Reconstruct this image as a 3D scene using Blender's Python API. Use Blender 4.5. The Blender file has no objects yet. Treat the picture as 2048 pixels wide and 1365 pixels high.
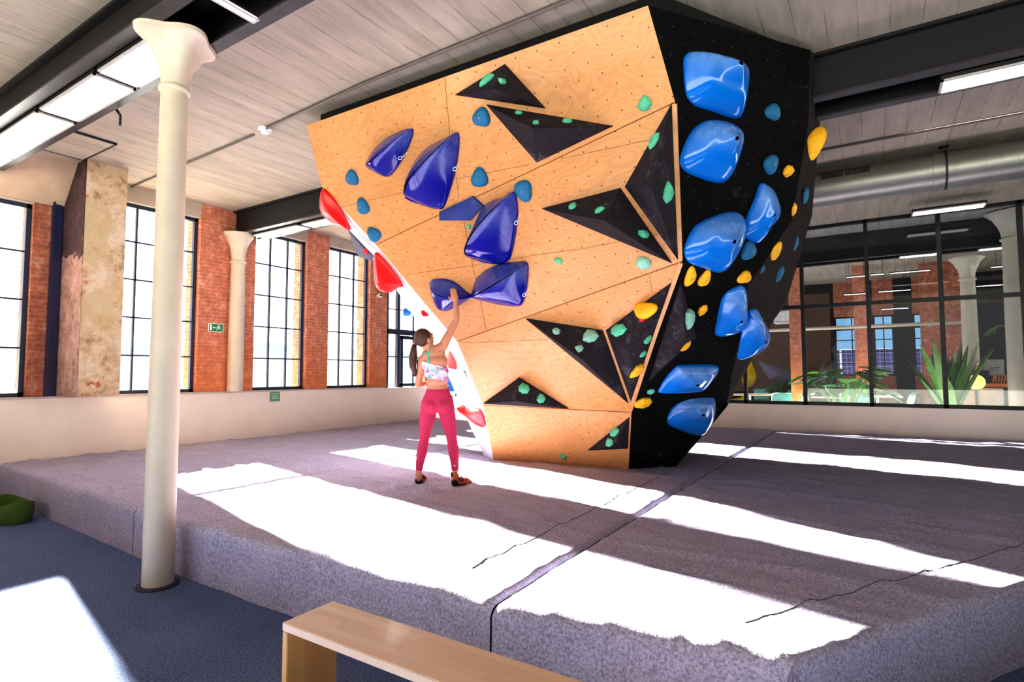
import bpy, bmesh, math, random
from mathutils import Vector, Matrix, noise
from mathutils.bvhtree import BVHTree
random.seed(7)
C = bpy.context.scene.collection
PI = math.pi
V = Vector
# ------------------------------------------------------------------ camera
F, PITCH, ROLL, YAW, H = 1122.56, -0.05849, 0.00195, 0.56797, 1.5
cr, sr, cp, sp = math.cos(ROLL), math.sin(ROLL), math.cos(PITCH), math.sin(PITCH)
def rollv(v): return V((cr*v[0]-sr*v[1], sr*v[0]+cr*v[1], v[2]))
up, fw, rt = rollv((0, cp, -sp)), rollv((0, sp, cp)), rollv((1, 0, 0))
AX = math.cos(YAW)*rt-math.sin(YAW)*fw
AY = math.cos(YAW)*fw+math.sin(YAW)*rt
EYE = V((0, 0, H))
def cam2w(v): return V((AX.dot(v), AY.dot(v), up.dot(v)))
def ray(px, py): return cam2w(V(((px-1024)/F, (682.5-py)/F, 1.0)))
def onz(px, py, z):
    v = ray(px, py); return EYE+v*((z-H)/v.z)
def onx(px, py, x):
    v = ray(px, py); return EYE+v*(x/v.x)
def ony(px, py, y):
    v = ray(px, py); return EYE+v*(y/v.y)
def onplane(px, py, p0, n):
    v = ray(px, py); return EYE+v*((p0-EYE).dot(n)/v.dot(n))
CR, CU, CF = cam2w(V((1, 0, 0))), cam2w(V((0, 1, 0))), cam2w(V((0, 0, 1)))
cd = bpy.data.cameras.new('camera'); cam = bpy.data.objects.new('camera', cd); C.objects.link(cam)
cam.matrix_world = Matrix(((CR.x, CU.x, -CF.x, 0), (CR.y, CU.y, -CF.y, 0), (CR.z, CU.z, -CF.z, H), (0, 0, 0, 1)))
cd.sensor_width = 36; cd.lens = F/2048*36; cd.clip_start = .05; cd.clip_end = 500
bpy.context.scene.camera = cam

# ------------------------------------------------------------------ materials
def lin(c):
    return tuple(((x/255)/12.92 if x/255 <= .04045 else ((x/255+.055)/1.055)**2.4) for x in c)+(1,)
class NT:
    def __init__(s, name):
        s.m = bpy.data.materials.new(name); s.m.use_nodes = True; s.t = s.m.node_tree
        s.n = s.t.nodes; s.b = s.n['Principled BSDF']; s.out = s.n['Material Output']
    def node(s, typ, **kw):
        n = s.n.new(typ)
        for k, v in kw.items():
            if k.startswith('i_'):
                key = k[2:]; key = int(key) if key.isdigit() else key.replace('_', ' ')
                s.set(n.inputs[key], v)
            else: setattr(n, k, v)
        return n
    def set(s, inp, v):
        if isinstance(v, bpy.types.NodeSocket): s.t.links.new(v, inp)
        else: inp.default_value = v
    def coord(s, kind='Object'): return s.node('ShaderNodeTexCoord').outputs[kind]
    def mapping(s, vec, scale=(1, 1, 1), rot=(0, 0, 0), loc=(0, 0, 0)):
        n = s.node('ShaderNodeMapping'); s.set(n.inputs[0], vec)
        n.inputs['Scale'].default_value = scale; n.inputs['Rotation'].default_value = rot; n.inputs['Location'].default_value = loc
        return n.outputs[0]
    def noise(s, vec, scale, detail=4, rough=.6, dist=0):
        n = s.node('ShaderNodeTexNoise'); s.set(n.inputs['Vector'], vec)
        n.inputs['Scale'].default_value = scale; n.inputs['Detail'].default_value = detail
        n.inputs['Roughness'].default_value = rough; n.inputs['Distortion'].default_value = dist
        return n.outputs['Fac']
    def ramp(s, fac, stops):
        n = s.node('ShaderNodeValToRGB'); s.set(n.inputs[0], fac); e = n.color_ramp.elements
        while len(e) < len(stops): e.new(.5)
        for q, (p, c) in zip(e, stops):
            q.position = p; q.color = c if len(c) == 4 else tuple(c)+(1,)
        return n.outputs[0]
    def mix(s, fac, a, b, mode='MIX'):
        n = s.node('ShaderNodeMixRGB', blend_type=mode)
        s.set(n.inputs[0], fac); s.set(n.inputs[1], a); s.set(n.inputs[2], b); return n.outputs[0]
    def math(s, op, a, b=0.0, c=0.0):
        n = s.node('ShaderNodeMath', operation=op); s.set(n.inputs[0], a); s.set(n.inputs[1], b)
        if op == 'MULTIPLY_ADD': s.set(n.inputs[2], c)
        return n.outputs[0]
    def bump(s, h, strength=.3, dist=.01):
        n = s.node('ShaderNodeBump'); s.set(n.inputs['Height'], h)
        n.inputs['Strength'].default_value = strength; n.inputs['Distance'].default_value = dist
        s.t.links.new(n.outputs[0], s.b.inputs['Normal'])
    def fin(s, color=None, rough=.6, metal=0, spec=None, coat=None, emit=None, estr=0):
        if color is not None: s.set(s.b.inputs['Base Color'], color)
        s.set(s.b.inputs['Roughness'], rough); s.set(s.b.inputs['Metallic'], metal)
        if spec is not None: s.set(s.b.inputs['Specular IOR Level'], spec)
        if coat: s.b.inputs['Coat Weight'].default_value = coat; s.b.inputs['Coat Roughness'].default_value = .05
        if emit is not None: s.set(s.b.inputs['Emission Color'], emit); s.b.inputs['Emission Strength'].default_value = estr
        return s.m
def simple(name, rgb, rough=.6, var=.12, scale=12, bump=0, **kw):
    n = NT(name); c = lin(rgb); v = n.noise(n.coord(), scale)
    d = tuple(x*(1-var) for x in c[:3])+(1,); l = tuple(min(1, x*(1+var)) for x in c[:3])+(1,)
    col = n.ramp(v, [(.3, d), (.7, l)])
    if bump: n.bump(n.noise(n.coord(), scale*6), bump, .004)
    return n.fin(col, rough, **kw)
def tnuts(n, uv, pitch=.2, rad=.028):
    s = n.node('ShaderNodeSeparateXYZ'); n.set(s.inputs[0], uv)
    y = n.math('DIVIDE', s.outputs[1], pitch*.5); x = n.math('DIVIDE', s.outputs[0], pitch)
    fy = n.math('FLOOR', y); par = n.math('MULTIPLY', n.math('MODULO', n.math('ABSOLUTE', fy), 2.0), .5)
    fx = n.math('FRACT', n.math('ADD', n.math('ADD', x, 100.0), par)); yy = n.math('FRACT', n.math('ADD', y, 100.0))
    dx = n.math('SUBTRACT', fx, .5); dy = n.math('MULTIPLY', n.math('SUBTRACT', yy, .5), .5)
    d = n.math('SQRT', n.math('ADD', n.math('MULTIPLY', dx, dx), n.math('MULTIPLY', dy, dy)))
    return n.math('LESS_THAN', d, rad)
def plywood():
    n = NT('birch_plywood'); uv = n.node('ShaderNodeUVMap').outputs[0]
    m = n.mapping(uv, (1, 1, 1)); w = n.noise(n.mapping(uv, (1.0, 2.2, 1)), .9, 3, .5, .6)
    g = n.math('FRACT', n.math('MULTIPLY', w, 26.0))
    g = n.math('ABSOLUTE', n.math('SUBTRACT', g, .5))
    fine = n.noise(n.mapping(uv, (8, 130, 1)), 1, 3, .6)
    col = n.ramp(g, [(0, lin((186, 124, 68))), (.3, lin((203, 140, 80))), (.5, lin((213, 151, 90)))])
    col = n.mix(.35, col, n.ramp(fine, [(.35, lin((186, 130, 78))), (.65, lin((222, 170, 116)))]))
    big = n.noise(m, .7, 2); col = n.mix(.3, col, n.ramp(big, [(.35, lin((192, 134, 78))), (.65, lin((226, 176, 120)))]))
    col = n.mix(tnuts(n, uv), col, lin((45, 35, 25)))
    return n.fin(col, .45, coat=.15)
def blackwall(name, rgb=(9, 8, 8), chalk=.25):
    n = NT(name); uv = n.node('ShaderNodeUVMap').outputs[0]
    c = n.ramp(n.noise(n.coord(), 3, 5, .7), [(.4, lin(rgb)), (.8, lin(tuple(x+10 for x in rgb)))])
    ch = n.ramp(n.noise(n.coord(), 1.6, 8, .75, .4), [(.60, (0, 0, 0)), (.85, (chalk, chalk, chalk))])
    c = n.mix(ch, c, lin((150, 145, 150)))
    c = n.mix(tnuts(n, uv, .2, .015), c, lin((150, 150, 155)))
    return n.fin(c, .85, spec=.1)
def volume_mat():
    n = NT('black_textured_volume')
    c = n.ramp(n.noise(n.coord(), 60, 3), [(.3, lin((38, 34, 38))), (.7, lin((58, 52, 58)))])
    ch = n.ramp(n.noise(n.coord(), 3.2, 9, .8, .5), [(.55, (0, 0, 0)), (.85, (.5, .5, .5))])
    c = n.mix(ch, c, lin((170, 165, 178)))
    n.bump(n.noise(n.coord(), 200), .3, .002)
    return n.fin(c, .85, spec=.12)
def gloss(name, rgb, chalk=None, r=.12, coat=.3):
    n = NT(name); c = lin(rgb)
    col = n.ramp(n.noise(n.coord(), 2), [(.3, c), (.7, tuple(min(1, x*1.15) for x in c[:3])+(1,))])
    if chalk:
        a = n.node('ShaderNodeAttribute', attribute_name='chalk').outputs['Fac']
        k = n.math('MULTIPLY', a, n.ramp(n.noise(n.coord(), 9, 6, .7), [(.3, (.2, .2, .2)), (.7, (1, 1, 1))]))
        col = n.mix(k, col, lin(chalk)); k = n.math('MULTIPLY', k, .8); r = n.math('MULTIPLY_ADD', k, .5, r)
    return n.fin(col, r, coat=coat)
def hold_mat(name, rgb):
    n = NT(name); c = lin(rgb)
    col = n.ramp(n.noise(n.coord(), 25, 5, .7), [(.3, tuple(x*.8 for x in c[:3])), (.6, c), (.9, lin(tuple(min(255, x+60) for x in rgb)))])
    n.bump(n.noise(n.coord(), 150), .3, .002)
    return n.fin(col, .6)
def facing_uv(n, sx, sz):
    """brick coordinates chosen from the way a face points"""
    g = n.node('ShaderNodeNewGeometry'); sn = n.node('ShaderNodeSeparateXYZ'); n.set(sn.inputs[0], g.outputs['Normal'])
    sp_ = n.node('ShaderNodeSeparateXYZ'); n.set(sp_.inputs[0], g.outputs['Position'])
    k = n.math('GREATER_THAN', n.math('ABSOLUTE', sn.outputs[0]), .6)
    mx = n.node('ShaderNodeMix'); n.set(mx.inputs[0], k); n.set(mx.inputs[2], sp_.outputs[0]); n.set(mx.inputs[3], sp_.outputs[1])
    cb = n.node('ShaderNodeCombineXYZ'); n.set(cb.inputs[0], n.math('MULTIPLY', mx.outputs[0], sx)); n.set(cb.inputs[1], n.math('MULTIPLY', sp_.outputs[2], sz))
    return cb.outputs[0], g.outputs['Position'], sp_
def brick(name, a=(196, 104, 76), b=(158, 72, 54), mort=(176, 156, 142), warm=True):
    n = NT(name); uv, pos, sp_ = facing_uv(n, 1, 1)
    t = n.node('ShaderNodeTexBrick'); n.set(t.inputs['Vector'], uv)
    t.inputs['Scale'].default_value = 1; t.inputs['Brick Width'].default_value = .2; t.inputs['Row Height'].default_value = .062
    t.inputs['Mortar Size'].default_value = .006; t.inputs['Mortar Smooth'].default_value = .3; t.inputs['Bias'].default_value = 0
    t.inputs['Color1'].default_value = lin(a); t.inputs['Color2'].default_value = lin(b); t.inputs['Mortar'].default_value = lin(mort)
    col = t.outputs[0]
    v = n.noise(pos, 9, 4, .7); col = n.mix(.6, col, n.ramp(v, [(.3, lin((150, 84, 68))), (.55, lin((214, 134, 98))), (.75, lin((240, 206, 182)))]))
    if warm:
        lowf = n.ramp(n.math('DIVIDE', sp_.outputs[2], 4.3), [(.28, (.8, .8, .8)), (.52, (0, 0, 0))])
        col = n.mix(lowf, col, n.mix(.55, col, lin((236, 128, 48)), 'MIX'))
    n.bump(n.math('SUBTRACT', v, t.outputs['Fac']), .6, .012)
    return n.fin(col, .9)
def plaster_peel():
    n = NT('peeling_plaster'); g = n.node('ShaderNodeNewGeometry').outputs['Position']
    a = n.noise(g, 1.6, 8, .7, .6); b = n.noise(g, 5, 8, .75)
    col = n.ramp(b, [(.3, lin((140, 104, 76))), (.45, lin((206, 178, 142))), (.6, lin((228, 208, 182))), (.75, lin((172, 166, 156)))])
    col = n.mix(n.ramp(a, [(.48, (0, 0, 0)), (.56, (.8, .8, .8))]), col, lin((204, 182, 140)))
    col = n.mix(n.ramp(n.noise(g, 2.3, 6, .7), [(.6, (0, 0, 0)), (.66, (1, 1, 1))]), col, lin((190, 102, 62)))
    n.bump(b, .8, .03)
    return n.fin(col, .9)
def peel_dark():
    n = NT('peeling_maroon_paint'); g = n.node('ShaderNodeNewGeometry').outputs['Position']
    s = n.node('ShaderNodeSeparateXYZ'); n.set(s.inputs[0], g)
    b = n.noise(g, 8, 8, .75)
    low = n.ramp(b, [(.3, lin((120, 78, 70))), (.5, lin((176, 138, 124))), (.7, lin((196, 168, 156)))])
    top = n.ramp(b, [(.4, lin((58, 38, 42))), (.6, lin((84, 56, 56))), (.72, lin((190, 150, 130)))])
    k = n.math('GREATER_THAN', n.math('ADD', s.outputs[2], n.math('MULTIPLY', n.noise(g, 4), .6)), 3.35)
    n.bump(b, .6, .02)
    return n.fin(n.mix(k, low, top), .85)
def concrete():
    n = NT('board_marked_concrete'); g = n.node('ShaderNodeNewGeometry').outputs['Position']
    s = n.node('ShaderNodeSeparateXYZ'); n.set(s.inputs[0], g)
    x = n.math('MULTIPLY', s.outputs[0], 4.6)
    fx = n.math('FRACT', n.math('ADD', x, 200)); edge = n.math('LESS_THAN', fx, .05)
    rows = n.node('ShaderNodeTexWhiteNoise', noise_dimensions='1D'); n.set(rows.inputs['W'], n.math('FLOOR', x))
    m = n.mapping(g, (6, 1, 1)); a = n.noise(m, 1.2, 6, .7); b = n.noise(n.mapping(g, (14, 1.2, 1)), 2.0, 5, .75, .3)
    col = n.ramp(a, [(.3, lin((170, 158, 140))), (.7, lin((200, 187, 168)))])
    col = n.mix(.09, col, n.ramp(rows.outputs[0], [(0, lin((120, 110, 102))), (1, lin((205, 192, 182)))]))
    pits = n.ramp(b, [(.63, (0, 0, 0)), (.70, (.55, .55, .55))]); col = n.mix(pits, col, lin((88, 78, 74)))
    col = n.mix(n.math('MULTIPLY', edge, n.ramp(n.noise(g, 3, 3), [(.4, (.1, .1, .1)), (.6, (.5, .5, .5))])), col, lin((92, 82, 76)))
    n.bump(n.math('SUBTRACT', b, edge), .5, .01)
    return n.fin(col, .9)
def carpet(name, a, b, sc=90):
    n = NT(name); g = n.coord(); v = n.noise(g, sc, 2, .8); w = n.noise(g, 2.5, 4)
    col = n.ramp(v, [(.36, lin(a)), (.64, lin(b))]); col = n.mix(.18, col, n.ramp(w, [(.3, lin(a)), (.7, lin(b))]))
    n.bump(v, .5, .004)
    return n.fin(col, .95, spec=.1)
def wood(name, a, b, ax=0, sc=1.0):
    n = NT(name); g = n.coord()
    s = [22, 22, 22]; s[ax] = 1.3
    v = n.noise(n.mapping(g, tuple(x*sc for x in s)), 1, 4, .6, .3)
    t = n.node('ShaderNodeTexBrick'); rot = (0, 0, 0) if ax == 0 else (0, PI/2, 0)
    n.set(t.inputs['Vector'], n.mapping(g, rot=rot)); t.inputs['Scale'].default_value = 1
    t.inputs['Brick Width'].default_value = .38; t.inputs['Row Height'].default_value = .045; t.inputs['Mortar Size'].default_value = .0
    t.inputs['Color1'].default_value = lin(a); t.inputs['Color2'].default_value = lin(b)
    col = n.mix(.4, t.outputs[0], n.ramp(v, [(.3, lin(a)), (.7, lin(b))]))
    return n.fin(col, .45, coat=.1)
def glass_mat(name, tint=(1, 1, 1), refl=.08):
    n = NT(name); tr = n.node('ShaderNodeBsdfTransparent'); tr.inputs[0].default_value = tint+(1,)
    gl = n.node('ShaderNodeBsdfGlossy'); gl.inputs['Roughness'].default_value = .01
    fr = n.node('ShaderNodeLayerWeight'); fr.inputs[0].default_value = .25
    mx = n.node('ShaderNodeMixShader'); n.set(mx.inputs[0], n.math('MULTIPLY_ADD', fr.outputs['Fresnel'], refl*3, refl*.3))
    n.t.links.new(tr.outputs[0], mx.inputs[1]); n.t.links.new(gl.outputs[0], mx.inputs[2]); n.t.links.new(mx.outputs[0], n.out.inputs[0])
    return n.m
def emis(name, rgb, st):
    n = NT(name); v = n.noise(n.coord(), 2)
    return n.fin(lin(rgb), .5, emit=n.ramp(v, [(.2, lin(rgb)), (.8, lin(rgb))]), estr=st)
M = dict(
    ply=plywood(), black=blackwall('black_painted_plywood'), brown=blackwall('dark_brown_painted_plywood', (44, 36, 34), .15),
    vol=volume_mat(), white=simple('white_painted_plywood', (222, 222, 228), .5), greyvol=simple('grey_textured_volume', (112, 112, 128), .8, bump=.3),
    navy=gloss('navy_gloss', (6, 14, 130), (120, 135, 180), .1, .15), blue=gloss('azure_gloss', (2, 112, 198), (140, 168, 200), .1, .2), red=gloss('red_gloss', (205, 16, 14), None, .3, 0),
    bluevol=simple('matt_blue_paint', (24, 50, 120), .55, .35, 8), teal=hold_mat('teal_resin', (16, 110, 150)), mint=hold_mat('mint_resin', (96, 196, 156)),
    mintpale=hold_mat('chalky_mint_resin', (150, 205, 185)), yellow=hold_mat('yellow_resin', (246, 184, 22)), redh=hold_mat('red_resin', (220, 30, 30)),
    gap=simple('seam_dark', (120, 78, 40), .9), strip=simple('pale_wood_strip', (208, 158, 108), .5),
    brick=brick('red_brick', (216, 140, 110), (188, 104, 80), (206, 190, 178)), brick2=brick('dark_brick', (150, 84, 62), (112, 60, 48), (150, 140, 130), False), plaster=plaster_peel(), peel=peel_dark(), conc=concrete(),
    beam=simple('black_painted_steel', (12, 9, 12), .6, .3, 6), beamflange=simple('dark_grey_steel_flange', (56, 50, 56), .35, .3, 6), steelblue=simple('blue_black_steel', (40, 44, 80), .4),
    cast=simple('cream_painted_iron', (212, 199, 178), .4, .05, 5, bump=.15), wall=simple('warm_white_wall_paint', (252, 238, 222), .7, .03, 2), wallcap=simple('sill_board', (200, 184, 176), .6),
    frame=simple('anthracite_window_frame', (42, 50, 70), .45), pframe=simple('black_window_frame', (12, 11, 12), .4), glass=glass_mat('clear_window_glass', (.97, .985, 1)), pglass=glass_mat('partition_glass', (.9, .93, .95), .1),
    mat=carpet('grey_felt_carpet', (142, 136, 156), (208, 203, 224), 75), floor=carpet('blue_grey_carpet', (68, 80, 114), (122, 136, 172), 80), foam_shade=simple('dark_foam_and_shade', (16, 14, 15), .95), disc=carpet('dark_carpet_ring', (52, 54, 70), (90, 92, 110), 80),
    beech=wood('beech_block_top', (222, 190, 158), (238, 212, 184), 0), beechv=wood('beech_block_leg', (206, 150, 86), (228, 180, 112), 2),
    lamp=emis('light_panel_white', (255, 252, 246), 3.0), lampdim=emis('light_bar_white', (255, 245, 240), 1.6), lframe=simple('dark_lamp_housing', (30, 26, 26), .5), lrim=simple('pale_lamp_rim', (190, 184, 180), .4),
    felt=simple('olive_green_felt', (98, 122, 52), .9, .2, 60), cable=simple('grey_conduit', (120, 110, 104), .6), smoke=simple('white_plastic', (235, 232, 228), .4),
    green=simple('exit_green', (20, 130, 78), .4, .02), notice=simple('notice_green', (110, 160, 120), .5, .02), signwhite=simple('sign_white', (240, 245, 240), .5, .02),
    dark=simple('dark_interior_wall', (34, 28, 26), .8), metal=simple('galvanised_steel', (150, 148, 140), .42, .1, 3, metal=.9), grille=simple('black_grille', (18, 18, 18), .6),
    skin=simple('skin', (206, 146, 116), .5, .04, 6), hair=simple('brown_hair', (84, 50, 36), .5, .4, 30), legging=simple('raspberry_pink_knit', (196, 48, 94), .75, .06, 40), 
    strap=simple('turquoise_strap', (70, 205, 195), .6), shoe=simple('black_rubber_shoe', (28, 30, 38), .6), shoeor=simple('orange_leather', (206, 106, 50), .6), shoeblue=simple('blue_shoe_panel', (24, 110, 160), .6), lips=simple('lips', (190, 96, 92), .5), eye=simple('dark_eye', (40, 28, 24), .3), pink=simple('pink_hair_tie', (235, 150, 180), .6),
    leaf=simple('green_leaf', (88, 140, 40), .4, .35, 10), leafd=simple('deep_green_leaf', (60, 96, 50), .4, .35, 10), pot=simple('grey_plant_pot', (120, 118, 116), .7), soil=simple('soil', (50, 36, 28), .9),
    chair=simple('mint_plastic_chair', (120, 176, 156), .5), tleg=simple('white_steel_leg', (220, 220, 220), .4), ttop=simple('pale_table_top', (226, 206, 180), .4), yplastic=simple('yellow_glossy_plastic', (222, 190, 10), .3),
    counter=simple('birch_counter', (206, 180, 146), .6, .05), globe=emis('warm_globe', (255, 214, 120), 1.3), orange=simple('orange_wood_box', (216, 130, 34), .6), milk=simple('cream_bottle', (228, 196, 140), .3), paper=simple('grey_paper', (170, 165, 160), .7),
    stitch=simple('dark_stitching', (118, 110, 124), .9), beige=simple('beige_plaster', (214, 186, 158), .85, .1, 4, bump=.3), brown2=simple('brown_wall_paint', (98, 76, 62), .8),
    ground=simple('pale_outdoor_ground', (200, 205, 200), .9), haze_glow=simple('blue_grey_building_haze_glow', (170, 190, 205), .9, emit=lin((205, 222, 235)), estr=.75),  # distant haze put in as emission; the buildings are no lamps
)
def solar():
    n = NT('solar_cells'); t = n.node('ShaderNodeTexBrick'); n.set(t.inputs['Vector'], n.mapping(n.coord(), rot=(PI/2, 0, 0)))
    t.offset = 0; t.inputs['Scale'].default_value = 1; t.inputs['Brick Width'].default_value = .16; t.inputs['Row Height'].default_value = .16; t.inputs['Mortar Size'].default_value = .008
    t.inputs['Color1'].default_value = lin((40, 44, 92)); t.inputs['Color2'].default_value = lin((52, 50, 96)); t.inputs['Mortar'].default_value = lin((120, 125, 165))
    return n.fin(t.outputs[0], .3)
M['solar'] = solar()
def floral():
    n = NT('floral_sports_fabric'); g = n.coord()
    a = n.noise(g, 16, 3, .6, 1.0); b = n.noise(n.mapping(g, loc=(3, 5, 1)), 20, 3, .6, 1.2)
    col = n.ramp(a, [(.38, lin((238, 232, 244))), (.46, lin((170, 222, 214))), (.54, lin((240, 190, 220))), (.62, lin((226, 90, 160)))])
    col = n.mix(n.ramp(b, [(.58, (0, 0, 0)), (.64, (1, 1, 1))]), col, lin((84, 180, 176)))
    return n.fin(col, .7)
M['floral'] = floral()

# ------------------------------------------------------------------ mesh helpers
def empty(name, loc=(0, 0, 0), label=None, cat=None, group=None, kind=None, rz=0):
    o = bpy.data.objects.new(name, None); C.objects.link(o); o.location = loc; o.rotation_euler = (0, 0, rz); o.empty_display_size = .1
    return tag(o, label, cat, group, kind)
def tag(o, label=None, cat=None, group=None, kind=None):
    for k, v in (('label', label), ('category', cat), ('group', group), ('kind', kind)):
        if v: o[k] = v
    return o
class B:
    def __init__(s): s.bm = bmesh.new()
    def box(s, lo, hi, bev=0):
        lo, hi = V(lo), V(hi); c = (lo+hi)/2; d = hi-lo
        r = bmesh.ops.create_cube(s.bm, size=1, matrix=Matrix.Translation(c) @ Matrix.Diagonal((abs(d.x), abs(d.y), abs(d.z), 1)))
        if bev:
            es = list({e for v in r['verts'] for e in v.link_edges})
            bmesh.ops.bevel(s.bm, geom=es, offset=bev, segments=2, affect='EDGES')
        return s
    def obox(s, mat, d, bev=0):
        r = bmesh.ops.create_cube(s.bm, size=1, matrix=mat @ Matrix.Diagonal((d[0], d[1], d[2], 1)))
        if bev:
            es = list({e for v in r['verts'] for e in v.link_edges})
            bmesh.ops.bevel(s.bm, geom=es, offset=bev, segments=2, affect='EDGES')
        return s
    def bar(s, a, b, w, h=None, upv=(0, 0, 1)):
        a, b = V(a), V(b); d = b-a; x = d.normalized(); u = V(upv)
        if abs(x.dot(u)) > .98: u = V((0, 1, 0))
        y = u.cross(x).normalized(); z = x.cross(y)
        m = Matrix((( x.x, y.x, z.x, 0), (x.y, y.y, z.y, 0), (x.z, y.z, z.z, 0), (0, 0, 0, 1)))
        return s.obox(Matrix.Translation((a+b)/2) @ m, (d.length, w, h or w))
    def tube(s, pts, r, n=10, caps=True):
        pts = [V(p) for p in pts]; R = r if isinstance(r, (list, tuple)) else [r]*len(pts)
        rings = []; prev = None
        for i, p in enumerate(pts):
            t = (pts[min(i+1, len(pts)-1)]-pts[max(i-1, 0)]).normalized()
            if prev is None: u = t.orthogonal().normalized()
            else:
                u = prev-t*prev.dot(t); u.normalize()
            prev = u; w = t.cross(u)
            rings.append([s.bm.verts.new(p+(u*math.cos(2*PI*k/n)+w*math.sin(2*PI*k/n))*R[i]) for k in range(n)])
        for a, b in zip(rings, rings[1:]):
            for k in range(n): s.bm.faces.new((a[k], a[(k+1) % n], b[(k+1) % n], b[k]))
        if caps: s.bm.faces.new(rings[0][::-1]); s.bm.faces.new(rings[-1])
        return s
    def lathe(s, prof, c=(0, 0, 0), n=32, sx=1, sy=1):
        c = V(c); rings = [[s.bm.verts.new(c+V((r*sx*math.cos(2*PI*k/n), r*sy*math.sin(2*PI*k/n), z))) for k in range(n)] for r, z in prof]
        for a, b in zip(rings, rings[1:]):
            for k in range(n): s.bm.faces.new((a[k], a[(k+1) % n], b[(k+1) % n], b[k]))
        s.bm.faces.new(rings[0][::-1]); s.bm.faces.new(rings[-1]); return s
    def ball(s, c, r, seg=16, sc=(1, 1, 1), rot=None):
        m = Matrix.Translation(V(c)) @ (rot.to_4x4() if rot else Matrix.Identity(4)) @ Matrix.Diagonal((r*sc[0], r*sc[1], r*sc[2], 1))
        bmesh.ops.create_uvsphere(s.bm, u_segments=seg, v_segments=max(6, seg*2//3), radius=1, matrix=m); return s
    def poly(s, pts, th=0, n=None):
        """flat plate; th extrudes against its normal"""
        vs = [s.bm.verts.new(p) for p in pts]; f = s.bm.faces.new(vs); f.normal_update()
        if th:
            nn = n if n else f.normal
            bs = [s.bm.verts.new(V(p)-nn*th) for p in pts]
            s.bm.faces.new(bs[::-1])
            for i in range(len(vs)):
                j = (i+1) % len(vs); s.bm.faces.new((vs[i], bs[i], bs[j], vs[j]))
        return s
    def out(s, name, mat, parent=None, smooth=False, loc=None, sub=0, ang=None):
        bmesh.ops.recalc_face_normals(s.bm, faces=s.bm.faces)
        me = bpy.data.meshes.new(name)
        org = V(loc) if loc is not None else V((0, 0, 0))
        if loc is not None: bmesh.ops.translate(s.bm, verts=s.bm.verts, vec=-org)
        s.bm.to_mesh(me); s.bm.free()
        o = bpy.data.objects.new(name, me); C.objects.link(o); me.materials.append(mat)
        if loc is not None: o.location = org
        if parent: o.parent = parent
        if smooth:
            for p in me.polygons: p.use_smooth = True
            if ang: me.set_sharp_from_angle(angle=math.radians(ang))
        if sub:
            md = o.modifiers.new('subdivision', 'SUBSURF'); md.levels = sub; md.render_levels = sub
        return o
def struct(o): o['kind'] = 'structure'; return o
def newell(pts):
    n = V((0, 0, 0))
    for i, p in enumerate(pts):
        q = pts[(i+1) % len(pts)]; n += V(p).cross(V(q))
    return n.normalized()
def plate(name, pts, mat, parent, th=.02, facing=None):
    """a board with UVs in metres; th is thickness away from the viewer side"""
    pts = [V(p) for p in pts]; n = newell(pts)
    if facing is None: facing = EYE-pts[0]
    if n.dot(facing) < 0: pts = pts[::-1]; n = -n
    b = B(); vs = [b.bm.verts.new(p) for p in pts]; f = b.bm.faces.new(vs)
    if th:
        bs = [b.bm.verts.new(p-n*th) for p in pts]; b.bm.faces.new(bs[::-1])
        for i in range(len(vs)):
            j = (i+1) % len(vs); b.bm.faces.new((vs[j], vs[i], bs[i], bs[j]))
    u = n.cross(V((0, 0, 1))).normalized()*-1; w = n.cross(u)*-1
    uv = b.bm.loops.layers.uv.new('UVMap')
    for fc in b.bm.faces:
        for l in fc.loops: l[uv].uv = (l.vert.co.dot(u), l.vert.co.dot(w))
    me = bpy.data.meshes.new(name); b.bm.to_mesh(me); b.bm.free(); me.materials.append(mat)
    o = bpy.data.objects.new(name, me); C.objects.link(o); o.parent = parent; return o, n, pts

# ------------------------------------------------------------------ room shell
ZC = 4.3; MZ = .4; XW = -9.16; YP = 12.0
b = B(); b.box((-9.6, -5, -.12), (9, 21, 0)); struct(b.out('floor', M['floor']))
b = B(); b.box((-9.6, -5, ZC), (9, 21.3, ZC+.3)); struct(b.out('ceiling', M['conc']))
b = B(); b.box((-90, -60, -.6), (90, 120, -.5)); struct(b.out('ground', M['ground']))
# left wall: low painted wall, piers, lintels
b = B(); b.box((XW-.4, -5, 0), (XW+.04, 10.9, 1.19)); o = struct(b.out('wall_left', M['wall']))
b = B(); b.box((XW-.4, -5, 1.19), (XW+.07, 9.0, 1.215)); struct(b.out('trim_1', M['wallcap']))
YP0 = onx(121, 600, XW).y; XP = ony(163, 600, YP0).x; YP1 = onx(246, 600, XP).y; YS0 = onx(100, 600, XW).y
WIN = [(1.45, 2.74, 3.74), (YP1+.02, 4.90, 4.06), (5.88, 6.97, 4.08), (7.49, 8.60, 4.10)]
def pier(name, y0, y1, mat, x1=XW, z0=1.215, z1=ZC):
    b = B(); b.box((XW-.4, y0, z0), (x1, y1, z1)); return struct(b.out(name, mat))
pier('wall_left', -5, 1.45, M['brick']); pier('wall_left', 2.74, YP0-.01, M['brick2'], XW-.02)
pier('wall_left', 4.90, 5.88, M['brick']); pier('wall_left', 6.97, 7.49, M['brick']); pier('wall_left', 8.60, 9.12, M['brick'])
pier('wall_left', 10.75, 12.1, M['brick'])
for (y0, y1, zt) in WIN: pier('wall_left', y0, y1, M['conc'], z0=zt)
pier('wall_left', 9.12, 10.75, M['conc'], z0=4.0)
# projecting peeling pier between the first two windows: side face and front face

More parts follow.
